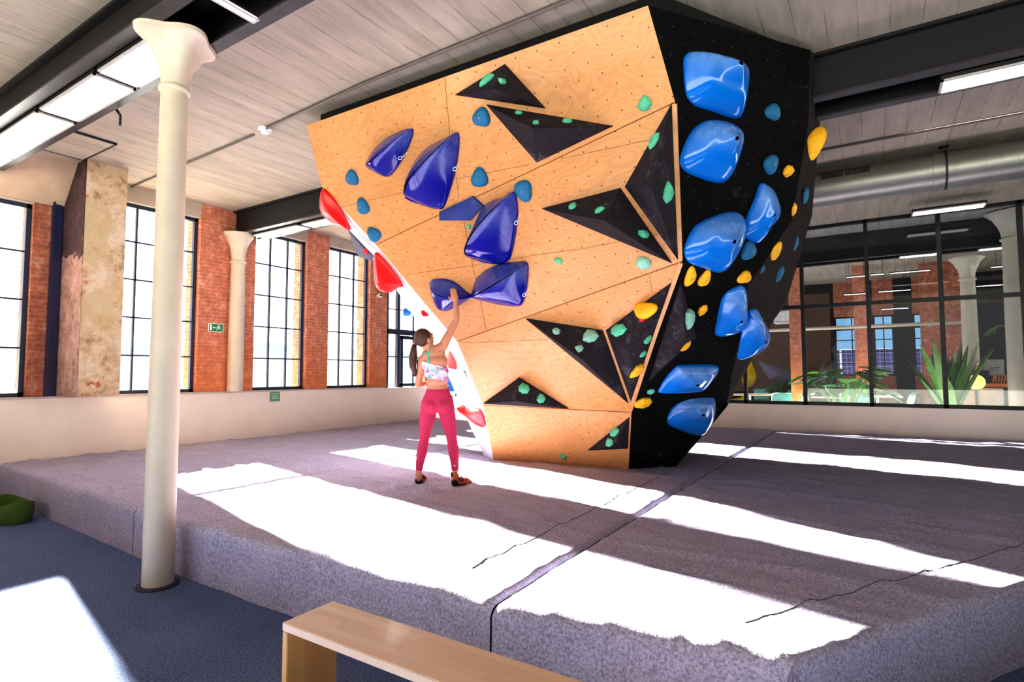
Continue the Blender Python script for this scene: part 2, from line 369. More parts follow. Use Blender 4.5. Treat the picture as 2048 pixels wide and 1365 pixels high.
b = B(); b.box((XW-.4, YP0, 1.215), (XP, YP1, ZC)); struct(b.out('wall_left', M['plaster']))
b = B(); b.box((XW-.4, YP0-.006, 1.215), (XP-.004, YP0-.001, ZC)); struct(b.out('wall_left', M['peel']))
b = B(); b.box((XW-.019, YS0, 1.215), (XW+.02, YP0-.012, ZC), .01); b.box((XW-.019, YS0-.02, 1.215), (XW+.04, YS0+.005, ZC)); struct(b.out('trim_2', M['steelblue']))
b = B(); b.poly([(-8.75, YP0-.01, ZC), (-8.75, -5, ZC), (XW, -5, 3.76), (XW, YP0-.01, 3.76)], .02); struct(b.out('trim_3', M['beige']))
# windows of the left wall
XF = XW-.12
def window(idx, y0, y1, z0, z1, nv, nh, x=XF, mat=M['frame'], gl=M['glass'], label=None):
    e = empty('window_%d' % idx, (x, (y0+y1)/2, z0), kind='structure')
    if label: e['label'] = label
    L = lambda p: tuple(V(p)-V((x, (y0+y1)/2, z0)))
    b = B(); w = .055
    for (a, c) in (((x-.03, y0, z0), (x+.03, y0+w, z1)), ((x-.03, y1-w, z0), (x+.03, y1, z1)), ((x-.03, y0, z0), (x+.03, y1, z0+w)), ((x-.03, y0, z1-w), (x+.03, y1, z1))): b.box(L(a), L(c))
    b.out('window_frame', mat, e)
    b = B()
    for i in range(1, nv):
        y = y0+(y1-y0)*i/nv; b.box(L((x-.02, y-.012, z0)), L((x+.02, y+.012, z1)))
    for i in range(1, nh):
        z = z0+(z1-z0)*i/nh; b.box(L((x-.02, y0, z-.011)), L((x+.02, y1, z+.011)))
    b.out('glazing_bar', mat, e)
    b = B(); b.box(L((x-.004, y0, z0)), L((x+.004, y1, z1))); b.out('pane', gl, e)
    return e
for i, (y0, y1, zt) in enumerate(WIN): window(i+1, y0, y1, 1.215, zt, 3, 5 if i else 4)
# glazed door beyond the last window
def door():
    x = XF; y0, y1, z0, z1 = 9.12, 10.75, .4, 4.0
    e = empty('door_1', (x, (y0+y1)/2, z0), kind='structure'); O = V((x, (y0+y1)/2, z0))
    b = B()
    for a, c in (((x-.05, y0, z0), (x+.05, y0+.12, z1)), ((x-.05, y1-.08, z0), (x+.05, y1, z1)), ((x-.05, y0, z1-.08), (x+.05, y1, z1)), ((x-.05, y0, 2.42), (x+.05, y1, 2.54)), ((x-.04, y0+.42, z0), (x+.04, y0+.5, z1))):
        b.box(V(a)-O, V(c)-O)
    b.out('door_frame', M['frame'], e)
    b = B()
    for a, c in (((x-.03, y0+.52, z0), (x+.045, y0+.6, 2.4)), ((x-.03, y1-.17, z0), (x+.045, y1-.1, 2.4)), ((x-.03, y0+.52, 2.32), (x+.045, y1-.1, 2.4)), ((x-.03, y0+.52, 1.22), (x+.045, y1-.1, 1.28))):
        b.box(V(a)-O, V(c)-O)
    b.out('door_leaf', M['frame'], e)
    b = B()
    for z in (1.9, 3.0, 3.5): b.box(V((x-.02, y0, z-.01))-O, V((x+.02, y1, z+.01))-O)
    b.box(V((x-.02, y0+.98, z0))-O, V((x+.02, y0+1.0, z1))-O); b.out('glazing_bar', M['frame'], e)
    b = B(); b.box(V((x-.004, y0, z0))-O, V((x+.004, y1, z1))-O); b.out('pane', M['glass'], e)
door()
# far partition: low wall + glazed screen
b = B(); b.box((-9.5, YP-.02, 0), (6.5, YP+.12, .9)); struct(b.out('wall_far', M['wall']))
MX = [-9.46]+[-2.12-1.06*k for k in range(6, 0, -1)]+[-2.12+1.06*k for k in range(0, 9)]
for i in range(len(MX)-1):
    x0, x1 = MX[i], MX[i+1]; e = empty('window_%d' % (i+5), ((x0+x1)/2, YP+.05, .9), kind='structure'); O = V(((x0+x1)/2, YP+.05, .9))
    w = .032; b = B()
    for a, c in (((x0, YP-.03, .9), (x0+w, YP+.08, ZC)), ((x1-w, YP-.03, .9), (x1, YP+.08, ZC)), ((x0, YP-.03, .9), (x1, YP+.08, .965)), ((x0, YP-.03, ZC-.05), (x1, YP+.08, ZC))): b.box(V(a)-O, V(c)-O)
    b.out('window_frame', M['pframe'], e)
    b = B(); b.box(V((x0, YP-.02, 2.735))-O, V((x1, YP+.07, 2.805))-O); b.out('transom', M['pframe'], e)
    b = B(); b.box(V((x0, YP+.02, .93))-O, V((x1, YP+.026, ZC-.03))-O); b.out('pane', M['pglass'], e)

# ------------------------------------------------------------------ steel beams
def beam(x0, x1, y0, y1, z0, label, gaps=None):
    e = empty('steel_beam', ((x0+x1)/2, (y0+y1)/2, z0), label, 'beam', 'black steel ceiling beams'); O = V(e.location)
    segs = gaps or [(x0, x1)]
    b = B(); g = B()
    for a, c in segs:
        b.box(V((a, y0+.04, z0+.02))-O, V((c, y0+.07, ZC-.02))-O); b.box(V((a, y1-.07, z0+.02))-O, V((c, y1-.04, ZC-.02))-O)
        b.box(V((a, y0-.02, ZC-.03))-O, V((c, y1+.02, ZC-.002))-O)
        g.box(V((a, y0, z0))-O, V((c, y0+.1, z0+.02))-O); g.box(V((a, y1-.1, z0))-O, V((c, y1, z0+.02))-O)
    b.out('web', M['beam'], e); g.out('bottom_flange', M['beamflange'], e)
beam(XW, 6, 1.82, 2.36, 4.02, 'black steel beam over the foreground cream column')
beam(XW+.02, 6, 5.45, 5.98, 3.9, 'black steel beam running into the climbing boulder from both sides', [(XW+.02, -5.35), (-.35, 6)])
beam(XW, 6, 8.95, 9.4, 3.98, 'black steel beam above the silver duct')
beam(XW, 6, 13.0, 13.5, 3.78, 'black steel beam seen through the glass partition above the cafe')
def panel_light(x0, x1, y0, y1, z, label, group, em=M['lamp']):
    e = empty('ceiling_light', ((x0+x1)/2, (y0+y1)/2, z), label, 'light', group)
    hx, hy = (x1-x0)/2, (y1-y0)/2; b = B()
    b.box((-hx, -hy, .005), (hx, hy, .04)); b.out('housing', M['lframe'], e)
    b = B()
    for a, c in (((-hx, -hy, -.01), (-hx+.02, hy, .006)), ((hx-.02, -hy, -.01), (hx, hy, .006)), ((-hx, -hy, -.01), (hx, -hy+.02, .006)), ((-hx, hy-.02, -.01), (hx, hy, .006))): b.box(a, c)
    b.out('rim', M['lrim'], e)
    b = B(); b.box((-hx+.02, -hy+.02, -.004), (hx-.02, hy-.02, .004)); b.out('diffuser', em, e)
for k, (pa, pb) in enumerate([((401, -30), (440, -5)), ((227, 152), (324, 50)), ((125, 230), (218, 152)), ((25, 315), (120, 232)), ((-60, 380), (20, 312))]):
    a, c = onz(pa[0], pa[1], 4.0), onz(pb[0], pb[1], 4.0)
    lab = ['lit white panel light right of the foreground column head', 'lit white panel light just left of the foreground column head, largest of its row', 'lit white panel light under the black beam, second from the foreground column',
           'lit white panel light under the black beam, third from the foreground column', 'lit white panel light at the left edge of the photo'][k]
    panel_light(a.x, c.x-.02, 1.93, 2.25, 3.985, lab, 'panel lights under the foreground beam')
panel_light(-8.85, -7.62, 5.6, 5.86, 3.88, 'lit panel light under the far left black beam, nearest the brick pier', 'panel lights under the middle beam')
panel_light(-7.55, -6.2, 5.6, 5.86, 3.88, 'lit panel light under the far left black beam, beside the red hold', 'panel lights under the middle beam')
a = onz(1877, 180, 3.87)
panel_light(a.x, a.x+1.25, 5.6, 5.86, 3.87, 'lit panel light at the right edge under the black beam', 'panel lights under the middle beam')

# ------------------------------------------------------------------ cast iron columns
def column(x, y, z0, z1, label, r=.115, ring=True, group='cream cast iron columns', s=1.0):
    e = empty('cast_iron_column', (x, y, z0), label, 'column', group); h = z1-z0
    b = B(); b.lathe([(r, 0), (r*.99, h*.3), (r*.93, h*.7), (r*.87, h-.34*s)]); b.out('shaft', M['cast'], e, True, ang=40)
    b = B(); q = r*.87
    b.lathe([(q, h-.42*s), (q*1.17, h-.41*s), (q*1.22, h-.395*s), (q*1.17, h-.38*s), (q*1.02, h-.37*s)]); b.out('neck_ring', M['cast'], e, True, ang=50)
    b = B()
    b.lathe([(q*.98, h-.37*s), (q*1.02, h-.22*s), (q*1.15, h-.17*s), (q*1.6, h-.13*s), (q*1.7, h-.10*s), (q*1.75, h-.09*s), (q*2.1, h-.05*s), (q*2.2, h-.02*s), (q*2.2, h)])
    n_ = 48; rings = []
    for (q_, z_, m_) in ((.98, -.37, 0), (1.15, -.27, .04), (1.35, -.20, .10), (1.75, -.14, .12), (1.8, -.115, .12), (2.35, -.06, .12), (2.75, -.03, .12), (2.9, -.028, .12), (2.95, 0, .12)):
        q_ = 1+(q_-1)*(1 if ring else .6)
        rings.append([b.bm.verts.new((q*q_*(1+m_*math.cos(4*t_))*math.cos(t_), q*q_*(1+m_*math.cos(4*t_))*math.sin(t_), h+z_*s)) for t_ in [2*PI*k/n_ for k in range(n_)]])
    for a, c in zip(rings, rings[1:]):
        for k in range(n_): b.bm.faces.new((a[k], a[(k+1) % n_], c[(k+1) % n_], c[k]))
    b.bm.faces.new(rings[-1])
    b.out('capital', M['cast'], e, True, ang=40)
    if ring:
        b = B(); b.lathe([(r*1.32, 0), (r*1.36, .008), (r*1.3, .016), (r*.98, .016)]); b.out('base_ring', M['disc'], e, True, ang=40)
    return e
column(-4.33, 2.09, 0, 4.02, 'tall cream cast iron column standing on the blue carpet in the foreground', r=.101)
p = onx(464, 770, XW+.05); column(XW+.1, p.y+.02, 1.215, 3.9, 'cream cast iron column against the brick pier below the black beam', r=.125, ring=False, s=1.25)
p = ony(1944, 745, 15.5); column(p.x, 15.5, 0, 4.0, 'cream cast iron column behind the cafe counter, seen through glass', r=.15, ring=False, s=1.2)
p = ony(2040, 800, 12.9); column(p.x, 12.72, 0, 4.28, 'cream cast iron column just behind the glass at the right edge', r=.18, ring=False, s=1.2)

# ------------------------------------------------------------------ landing mat
YF = 2.25
def yfront(x): return YF+.02+max(0, -4.4-x)*.05+max(0, x+1.5)*.15
XB, YB = [-.40, 2.42, 2.22], [YF, 6.9, 11.95]
def xright(y):
    if y <= YB[1]: return XB[0]+(XB[1]-XB[0])*(y-YB[0])/(YB[1]-YB[0])
    return XB[1]+(XB[2]-XB[1])*(y-YB[1])/(YB[2]-YB[1])
def wrinkle(x, y):
    z = 0
    n1 = noise.noise(V((x*.35+3, y*1.1, 0)))*.7+noise.noise(V((x*.8, y*2.6+7, 1)))*.5
    z += .009*n1
    r = 1-abs(noise.noise(V((x*.45-y*.25, y*2.0+x*.3, 5)))*2)        # long soft folds
    z += .027*max(0, r-.72)/.28*(.4+.6*max(0, noise.noise(V((x*.3, y*.3, 9)))+.5))
    r2 = 1-abs(noise.noise(V((x*1.3, y*4.2+x*.8, 11)))*2)
    z += .010*max(0, r2-.7)/.3
    for fx, fy in ((-3.93, 4.33), (-3.5, 4.5)):                      # pressed in under the climber
        d = math.hypot(x-fx, y-fy); an = math.atan2(y-fy, x-fx)
        k = math.exp(-(d/.14)**2); z = z*(1-k)-.028*k
        z += .010*math.exp(-((d-.35)/.2)**2)*math.sin(an*7)
    return z
mat_e = empty('landing_mat', (-3.5, 7, 0), 'wide grey felt covered landing mat under the climbing boulder', 'mat')
MO = V((-3.5, 7, 0)); RR = .055
def mat_panel(x0, x1, right=False, nx=80, ny=210):
    b = B(); sk = [(.0, 0)]
    arc = [(k/6)*RR*PI/2 for k in range(1, 7)]; down = [RR*PI/2+(MZ-RR)*k/7 for k in range(1, 8)]
    ss = arc+down                                                   # distance past the edge
    ww = (x1-x0) if not right else 3.0
    cols = [0, .006/ww, .014/ww, .03/ww]+[.03/ww+(1-.06/ww)*i/(nx-6) for i in range(1, nx-6)]+[1-.03/ww, 1-.014/ww, 1-.006/ww, 1]; nx = len(cols)-1; rows = [j/ny for j in range(ny+1)]
    ext_r = ss if right else []
    grid = []
    for rj in range(-len(ss), ny+1):
        sf = ss[-rj-1] if rj < 0 else 0; t = rows[max(rj, 0)]
        line = []
        for ci in range(nx+1+len(ext_r)):
            u = cols[min(ci, nx)]; sr_ = ext_r[ci-nx-1] if ci > nx else 0
            t2 = t**1.25
            xa = x0
            y = YF+RR+(11.95-YF-RR)*t2
            xb = x1 if not right else xright(y)-RR*1.05
            x = xa+(xb-xa)*u; y0f = yfront(x)+RR; y = y0f+(11.95-y0f)*t2
            if right: xb = xright(y)-RR*1.05; x = xa+(xb-xa)*u
            nr = V((.86, -.51, 0)) if y < 6.9 else V((1, .04, 0))
            s = math.hypot(sf, sr_); d = V((0, -1, 0))*sf+nr*sr_
            fade = (1-min(1, s/.12)); dsm = min(abs(x+5.22), abs(x+1.57)); wz = wrinkle(x, y)*fade*min(1, .15+dsm/.25)
            z = MZ+wz
            if s > 0:
                d.normalize()
                if s < RR*PI/2: o_, dr = RR*math.sin(s/RR), RR*(1-math.cos(s/RR))
                else: o_, dr = RR, RR+s-RR*PI/2
                dr = min(dr, MZ)
                o_ += .012*noise.noise(V((x*3+y*3, dr*2, 3)))*(1-fade)
                if sf > 0 and sr_ > 0: o_ += .016*math.sin(math.atan2(sr_, sf)*16)*min(1, s/.1)
                x += d.x*o_; y += d.y*o_; z = MZ-dr+wz
            # hems and edges drop into the seams
            if not right or u < .5:
                ex = abs(x-x0) if x0 > -9 else 9
                if ex < .03: z -= .022*(1-ex/.03)
            ex2 = abs(x1-x) if not right else 9
            if ex2 < .03: z -= .022*(1-ex2/.03)
            line.append(b.bm.verts.new(V((x, y, max(z, .002)))-MO))
        grid.append(line)
    for a, c in zip(grid, grid[1:]):
        for i in range(len(a)-1): b.bm.faces.new((a[i], a[i+1], c[i+1], c[i]))
    return b.out('carpet_panel', M['mat'], mat_e, True)
mat_panel(XW+.05, -5.225, nx=90); mat_panel(-5.215, -1.575, nx=110); mat_panel(-1.565, 0, True, nx=100)
def zmat(x, y):
    dsm = min(abs(x+5.22), abs(x+1.57)); return MZ+wrinkle(x, y)*min(1, .15+dsm/.25)
for fn, (a_, c_) in ((lambda t: (-1.93, t), (2.6, 11.5)), (lambda t: (xright(t)-.38, t), (2.7, 11.5))):
    b = B(); n_ = 260; b.tube([V((*fn(a_+(c_-a_)*k/n_), zmat(*fn(a_+(c_-a_)*k/n_))+.0005))-MO for k in range(n_+1)], .003, 5); b.out('stitch_line', M['stitch'], mat_e, True)
b = B()
pl = [V((-9.1, 2.75, MZ-.05)), V((-4.4, 2.5, MZ-.05)), V((-.9, 2.75, MZ-.05)), V((2.0, 6.9, MZ-.05)), V((2.05, 11.95, MZ-.05)), V((-9.1, 11.95, MZ-.05))]
b.poly([p-MO for p in pl], MZ-.06, V((0, 0, 1))); b.out('foam_core', M['foam_shade'], mat_e)

# ------------------------------------------------------------------ climbing boulder
cw = empty('climbing_wall', (-3, 7.2, MZ), 'faceted bouldering wall with birch plywood front and black right side', 'climbing wall'); CWO = V(cw.location)
def P(px, y): return ony(px[0], px[1], y)
def planept(a, b_, c, px):
    n = (b_-a).cross(c-a).normalized(); return onplane(px[0], px[1], a, n)
BL, BR, DR = onz(987, 921, MZ-.01), onz(1257, 941, MZ-.01), onz(1350, 935, MZ-.01)
P8, P6, P3, P2 = P((1263, 827), 5.9), P((1364, 522), 4.68), P((1350, 203), 4.08), P((1296, 11), 3.77)
P9 = planept(BL, BR, P8, (967, 813)); P7 = planept(P9, P8, P6, (915, 685)); P4 = planept(P7, P6, P3, (752, 490))
P5 = planept(P4, P3, P2, (643, 372)); P1 = planept(P4, P3, P2, (613, 251))
D0 = onz(1620, 100, 4.24)
D1 = planept(P2, P3, D0, (1617, 245)); D2 = planept(P3, P6, D1, (1584, 440)); D3 = planept(P6, P3, D2, (1498, 571))
D4 = planept(P6, P8, D3, (1454, 803)); D5 = planept(P8, BR, DR, (1413, 863))
hull = []      # for ray casting the holds onto
def cplate(name, pts, mat, th=.02, facing=None):
    o, n, q = plate(name, [p-CWO for p in pts], mat, cw, th, facing if facing else EYE-pts[0])
    hull.append([p for p in pts]); return o
def tri_plate(name, pts, mat): return cplate(name, pts, mat)
for f_ in ([P1, P2, P3, P4, P5], [P4, P3, P6, P7], [P7, P6, P8, P9], [P9, P8, BR, BL]): cplate('plywood_panel', f_, M['ply'])
for f_ in ([P2, D0, D1, P3], [P3, D1, D2, P6], [P6, D2, D3], [P6, D3, D4, P8], [P8, D4, D5, DR, BR]): cplate('black_panel', f_, M['black'])
S0, S1, S2 = onz(1626, 106, 4.27), P((1640, 240), D1.y+1.0), P((1624, 432), D2.y+1.2)
S3, S4, S5 = P((1600, 500), D2.y+1.4), P((1568, 602), D3.y+1.3), P((1484, 758), D4.y+.8)
S6 = P((1455, 812), D4.y+.35)
for f_ in ([D0, S0, S1, D1], [D1, S1, S2, D2], [D2, S2, S3, S4, D3], [D3, S4, S5, D4], [D4, S5, S6]): cplate('brown_panel', f_, M['brown'], 0)
L9, L7, L4, L5 = P((939, 850), P9.y+.55), P((880, 715), P7.y+.9), P((697, 458), P5.y+.5), P5+V((-.03, .25, 0))
L0 = onz(969, 914, MZ-.01); L7b = P((793, 579), P7.y+.75)
for f_ in ([BL, L0, L9, P9], [P9, L9, L7, P7], [P7, L7, L7b, P4], [P4, L7b, L4, P5]): cplate('white_side_panel', f_, M['white'], 0, V((-1, -.3, 0)))
K1, K2, K3 = V((-5.0, 8.2, 4.24)), V((-1.0, 8.4, 4.24)), V((-2.4, 8.0, MZ))
K4 = V((-3.9, 7.9, MZ)); K5 = V((-4.9, 7.2, 2.6)); K6 = V((-.9, 8.0, 2.4))
P5t = V((P1.x, P1.y+.4, 4.24))
b = B()
for f_ in ([P1, P5t, L4, P5], [P5t, K1, K5, L4], [L4, K5, K4, L7b], [L7b, K4, L9, L7], [L9, K4, L0], [K1, K2, K6, K5], [K5, K6, K3, K4], [S0, K2, K6, S2, S1], [S2, K6, S4, S3], [S4, K6, K3, S5], [S5, K3, DR, D5, S6], [P1, P2, D0, S0, K2, K1, P5t]):
    vs = [b.bm.verts.new(p-CWO) for p in f_]
    c = b.bm.verts.new(sum((p-CWO for p in f_), V((0, 0, 0)))/len(f_))
    for i in range(len(vs)): b.bm.faces.new((vs[i], vs[(i+1) % len(vs)], c))
b.out('rear_panel', M['brown'], cw)
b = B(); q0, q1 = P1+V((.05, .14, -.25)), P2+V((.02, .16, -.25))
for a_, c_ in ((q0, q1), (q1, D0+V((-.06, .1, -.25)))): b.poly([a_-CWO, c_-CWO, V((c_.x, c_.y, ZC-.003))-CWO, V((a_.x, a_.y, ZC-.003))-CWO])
b.out('gap_shade_sheet', M['foam_shade'], cw)  # black sheet put in as the shade between boulder top and ceiling
# board seams
FACES = {'F1': (P4, P3, P2), 'F2': (P7, P6, P3), 'F3': (P9, P8, P6), 'F4': (BL, BR, P8)}
def seam(face, pxs, w=.005, mat='gap', name='panel_seam', h=.0015):
    a, b_, c = FACES[face]; n = (b_-a).cross(c-a).normalized()
    if n.dot(EYE-a) < 0: n = -n
    b = B(); pts = [onplane(x, y, a, n)-CWO for x, y in pxs]
    for p, q in zip(pts, pts[1:]): b.bar(p, q, w, h*2, upv=n)
    return b.out(name, M[mat], cw)
seam('F1', [(889, 152), (900, 270), (918, 395)], .004); seam('F2', [(920, 405), (943, 520), (973, 662)], .004)
seam('F1', [(680, 415), (918, 357), (1060, 329)], .003); seam('F2', [(1120, 318), (1309, 278)], .003)
seam('F2', [(810, 550), (934, 533), (1075, 510), (1164, 498), (1362, 460)], .003); seam('F3', [(920, 686), (1096, 680)], .003); seam('F3', [(1299, 551), (1305, 587)], .003)
seam('F1', [(754, 489), (1349, 205)], .008); seam('F2', [(916, 683), (1363, 524)], .008); seam('F3', [(968, 811), (1263, 825)], .008)
seam('F2', [(1349, 208), (1355, 370), (1361, 520)], .035, 'strip', 'wood_edge_strip', .01); seam('F3', [(1362, 526), (1300, 700), (1264, 803)], .035, 'strip', 'wood_edge_strip', .01)

# ray casting
def build_bvh():
    vs, fs = [], []
    for pts in hull:
        k = len(vs); vs += pts
        for i in range(1, len(pts)-1): fs.append((k, k+i, k+i+1))
    return BVHTree.FromPolygons(vs, fs)
BV = build_bvh()
def hit(px, py):
    d = ray(px, py).normalized(); p, n, i, t = BV.ray_cast(EYE, d)
    if p is None: return None, None
    if n.dot(d) > 0: n = -n
    return p, n
def volume(pxs, apex, h, label, mat='vol', lip=.012, name='triangular_volume', plane=None):
    """pyramid volume bolted flat on the wall"""
    cx = sum(p[0] for p in pxs)/len(pxs); cy = sum(p[1] for p in pxs)/len(pxs)
    p0, n = plane if plane else hit(cx, cy)
    base = [onplane(x, y, p0, n) for x, y in pxs]
    ap = onplane(apex[0], apex[1], p0+n*h, n)
    c = sum(base, V((0, 0, 0)))/len(base)
    b = B(); lo = [b.bm.verts.new(p-c) for p in base]; hi = [b.bm.verts.new(p-c+n*lip) for p in base]; a = b.bm.verts.new(ap-c)
    m = len(base)
    for i in range(m):
        j = (i+1) % m; b.bm.faces.new((lo[i], lo[j], hi[j], hi[i])); b.bm.faces.new((hi[i], hi[j], a))
        hull.append([base[i]+n*lip, base[j]+n*lip, ap])
    b.bm.faces.new(lo[::-1])
    bmesh.ops.recalc_face_normals(b.bm, faces=b.bm.faces)
    bmesh.ops.bevel(b.bm, geom=[e for e in b.bm.edges if a in e.verts or e.verts[0] in hi and e.verts[1] in hi], offset=.006, segments=2, affect='EDGES')
    o = b.out(name, M[mat], None, loc=None); o.location = c
    tag(o, label, 'climbing volume', 'triangular climbing volumes'); return o
volume([(910, 190), (1010, 128), (1092, 217)], (990, 176), .30, 'topmost black triangular volume on the plywood face')
volume([(973, 209), (1227, 252), (1074, 325)], (1066, 256), .40, 'wide black triangular volume directly below the topmost one')
volume([(1344, 206), (1250, 373), (1357, 521)], (1303, 373), .36, 'tall black triangular volume along the right plywood edge, upper one')
volume([(1084, 417), (1241, 376), (1344, 526)], (1210, 441), .38, 'long black triangular volume pointing left in the middle right of the plywood')
volume([(1052, 637), (1206, 661), (1257, 806)], (1162, 718), .36, 'black triangular volume low on the plywood with three chalky mint holds')
volume([(1343, 565), (1212, 661), (1262, 804)], (1260, 708), .28, 'narrow black triangular volume beside the lower corner strip, with the chalky yellow hold')
volume([(1039, 755), (967, 807), (1138, 817)], (1034, 803), .26, 'flat based black triangular volume at the lower left of the plywood')
volume([(1259, 834), (1175, 901), (1256, 897)], (1228, 893), .16, 'small black triangular volume at the bottom right of the plywood')
volume([(1361, 566), (1298, 761), (1392, 673)], (1372, 676), .22, 'dark grey triangular volume on the black side with a pale mint hold')
volume([(881, 423), (947, 392), (969, 411), (943, 440), (881, 440)], (940, 412), .06, 'flat matt blue five sided volume between the navy holds', 'bluevol', .03)
# left side volumes (on the sunlit side)
def side_plane(a, b_):
    """plane through an edge of the side, turned half towards the room"""
    e = (b_-a).normalized(); n = e.cross(V((0, 0, 1)) if abs(e.z) < .7 else V((0, 1, 0)))
    n = V((-.42, -.9, -.1)); n = (n-e*n.dot(e)).normalized(); return (a, n)
SP1 = side_plane(P5, P4); SP2 = side_plane(P7, P9); SP3 = side_plane(P9, BL)
volume([(697, 459), (717, 512), (745, 522), (748, 512)], (728, 498), .05, 'grey volume on the white left side between two red holds', 'greyvol', plane=SP1)
volume([(905, 700), (932, 738), (949, 790), (938, 778)], (930, 748), .04, 'grey volume on the sunlit left side beside the third red hold', 'greyvol', plane=SP2)
volume([(908, 752), (932, 775), (941, 808), (926, 795)], (925, 782), .04, 'lowest grey volume on the sunlit left side above the bottom red hold', 'greyvol', plane=SP2)
BV = build_bvh()

def catmull(pts, k=4):
    out = []; n = len(pts)
    for i in range(n):
        p0, p1, p2, p3 = pts[i-1], pts[i], pts[(i+1) % n], pts[(i+2) % n]
        for j in range(k):
            t = j/k
            out.append(tuple(.5*((2*p1[a])+(-p0[a]+p2[a])*t+(2*p0[a]-5*p1[a]+4*p2[a]-p3[a])*t*t+(-p0[a]+3*p1[a]-3*p2[a]+p3[a])*t**3) for a in (0, 1)))
    return out
def segpt(p, ridge):
    best = None
    if len(ridge) == 1: return ridge[0], .5
    tot = len(ridge)-1
    for i in range(tot):
        a, b_ = V(ridge[i]), V(ridge[i+1]); d = b_-a; t = max(0, min(1, (V(p)-a).dot(d)/d.dot(d))); q = a+d*t
        dist = (V(p)-q).length
        if best is None or dist < best[0]: best = (dist, (q.x, q.y), (i+t)/tot)
    return best[1], best[2]
def blob(name, outline, ridge, h, mat, label, cat, group, plane=None, prof='dome', tips=False, rim=.02, chalk=0, bolts=None, smooth=4, sub=4):
    """moulded hold: outline in the wall plane, swelling to a ridge"""
    cx = sum(p[0] for p in outline)/len(outline); cy = sum(p[1] for p in outline)/len(outline)
    p0, n = plane if plane else hit(cx, cy)
    ol = catmull(outline, sub); R = 12; b = B()
    c = onplane(cx, cy, p0, n)
    cl = b.bm.verts.layers.float.new('chalk')
    rings = []
    maps = [segpt(p, ridge) for p in ol]
    for r in range(-1, R+1):
        t = max(r, 0)/R; line = []
        for p, (q, u) in zip(ol, maps):
            x = p[0]+(q[0]-p[0])*t*.995; y = p[1]+(q[1]-p[1])*t*.995
            hu = h*(max(0.0, math.sin(PI*min(max(u, .0), 1.0)))**.55 if tips else 1)
            if r < 0: z = 0
            else:
                if prof == 'dome': z = rim+hu*math.sin(t*PI/2)**.8
                elif prof == 'wedge': z = rim+hu*(1-(1-t)**1.35)
                else:  # dish: lip then scooped
                    z = rim+hu*(math.sin(min(1, t*1.15)*PI/2)**.9)-hu*.22*math.exp(-((t-.62)/.16)**2)
            # parallax: the swelling is seen where the outline was measured
            P_ = onplane(x, y, p0+n*z*.0, n)+n*z
            k = z/max(.001, (EYE-P_).normalized().dot(n)) if False else 0
            v = b.bm.verts.new(P_-c); v[cl] = chalk*max(0, min(1, (cy-y)/ (max(1, max(q_[1] for q_ in ol)-cy))*1.6+.1))*(1 if t > .08 else 0)
            line.append(v)
        rings.append(line)
    for a, d in zip(rings, rings[1:]):
        for i in range(len(a)): j = (i+1) % len(a); b.bm.faces.new((a[i], a[j], d[j], d[i]))
    keep = {v for r_ in rings[:2] for v in r_}; mid = [v for r_ in rings[3:] for v in r_]
    for _ in range(6 if prof == 'dish' else 2): bmesh.ops.smooth_vert(b.bm, verts=mid, factor=.5, use_axis_x=True, use_axis_y=True, use_axis_z=True)
    bmesh.ops.remove_doubles(b.bm, verts=rings[-1], dist=.0005)
    o = b.out(name, M[mat], None, True, ang=60); o.location = c
    tag(o, label, cat, group)
    for (x, y) in (bolts or []):
        p = onplane(x, y, p0, n)-c
        g = B(); g.tube([p+n*(h*.5), p+n*(h*.5+rim+.02)], .009, 8); 
        g.out('bolt_hole', M['grille'], o)
    return o
def sc(pts, s, ox, oy): return [(ox+x*s, oy+y*s) for x, y in pts]
Z2 = lambda p: sc(p, .403, 600, 0)
Z4 = lambda p: sc(p, .3663, 1220, 0)
Z5 = lambda p: sc(p, .3516, 1220, 480)
ZH = lambda p: sc(p, .2492, 820, 320)
Z9 = lambda p: sc(p, .2197, 400, 350)
Z3 = lambda p: sc(p, .403, 600, 450)
GN = 'navy glossy moulded holds on the plywood'
navy = [
 (Z2([(558, 638), (552, 700), (510, 790), (470, 850), (440, 875), (400, 866), (335, 825), (345, 780), (385, 725), (460, 668)]), Z2([(558, 638), (470, 730), (400, 790), (345, 820)]), .16, 'smallest upper navy blue fin shaped hold, furthest left on the plywood'),
 (Z2([(788, 660), (785, 780), (760, 900), (720, 1020), (690, 1036), (620, 1020), (532, 985), (530, 950), (548, 860), (580, 790), (640, 728), (720, 685)]), Z2([(788, 660), (700, 770), (600, 880), (540, 975)]), .24, 'large navy blue fin shaped hold high on the plywood, second from left'),
 (ZH([(836, 252), (862, 330), (868, 450), (850, 600), (820, 750), (790, 808), (720, 832), (620, 825), (540, 800), (489, 772), (500, 650), (540, 480), (595, 372), (650, 330), (750, 295)]), ZH([(836, 252), (700, 400), (590, 540), (520, 670), (489, 772)]), .24, 'tall navy blue fin shaped hold mid plywood below the flat blue volume'),
 (ZH([(944, 826), (950, 930), (935, 1060), (908, 1150), (870, 1170), (760, 1165), (640, 1140), (505, 1090), (515, 1010), (545, 940), (620, 880), (720, 835), (860, 817)]), ZH([(944, 826), (850, 880), (730, 950), (600, 1030), (505, 1090)]), .22, 'broad navy blue hold lying below the tall one, to the right of the climber hand'),
 (ZH([(495, 1095), (430, 1145), (380, 1175), (300, 1208), (235, 1195), (195, 1130), (168, 1010), (172, 970), (215, 955), (290, 957), (370, 987), (440, 1045)]), ZH([(495, 1095), (420, 1068), (300, 1040), (175, 1005)]), .16, 'small navy blue hold that the climber touches')]
NAVY = []
for ol, rg, h, lab in navy:
    NAVY.append(blob('climbing_hold', ol, rg, h, 'navy', lab, 'climbing hold', GN, prof='wedge', tips=True, chalk=.45))
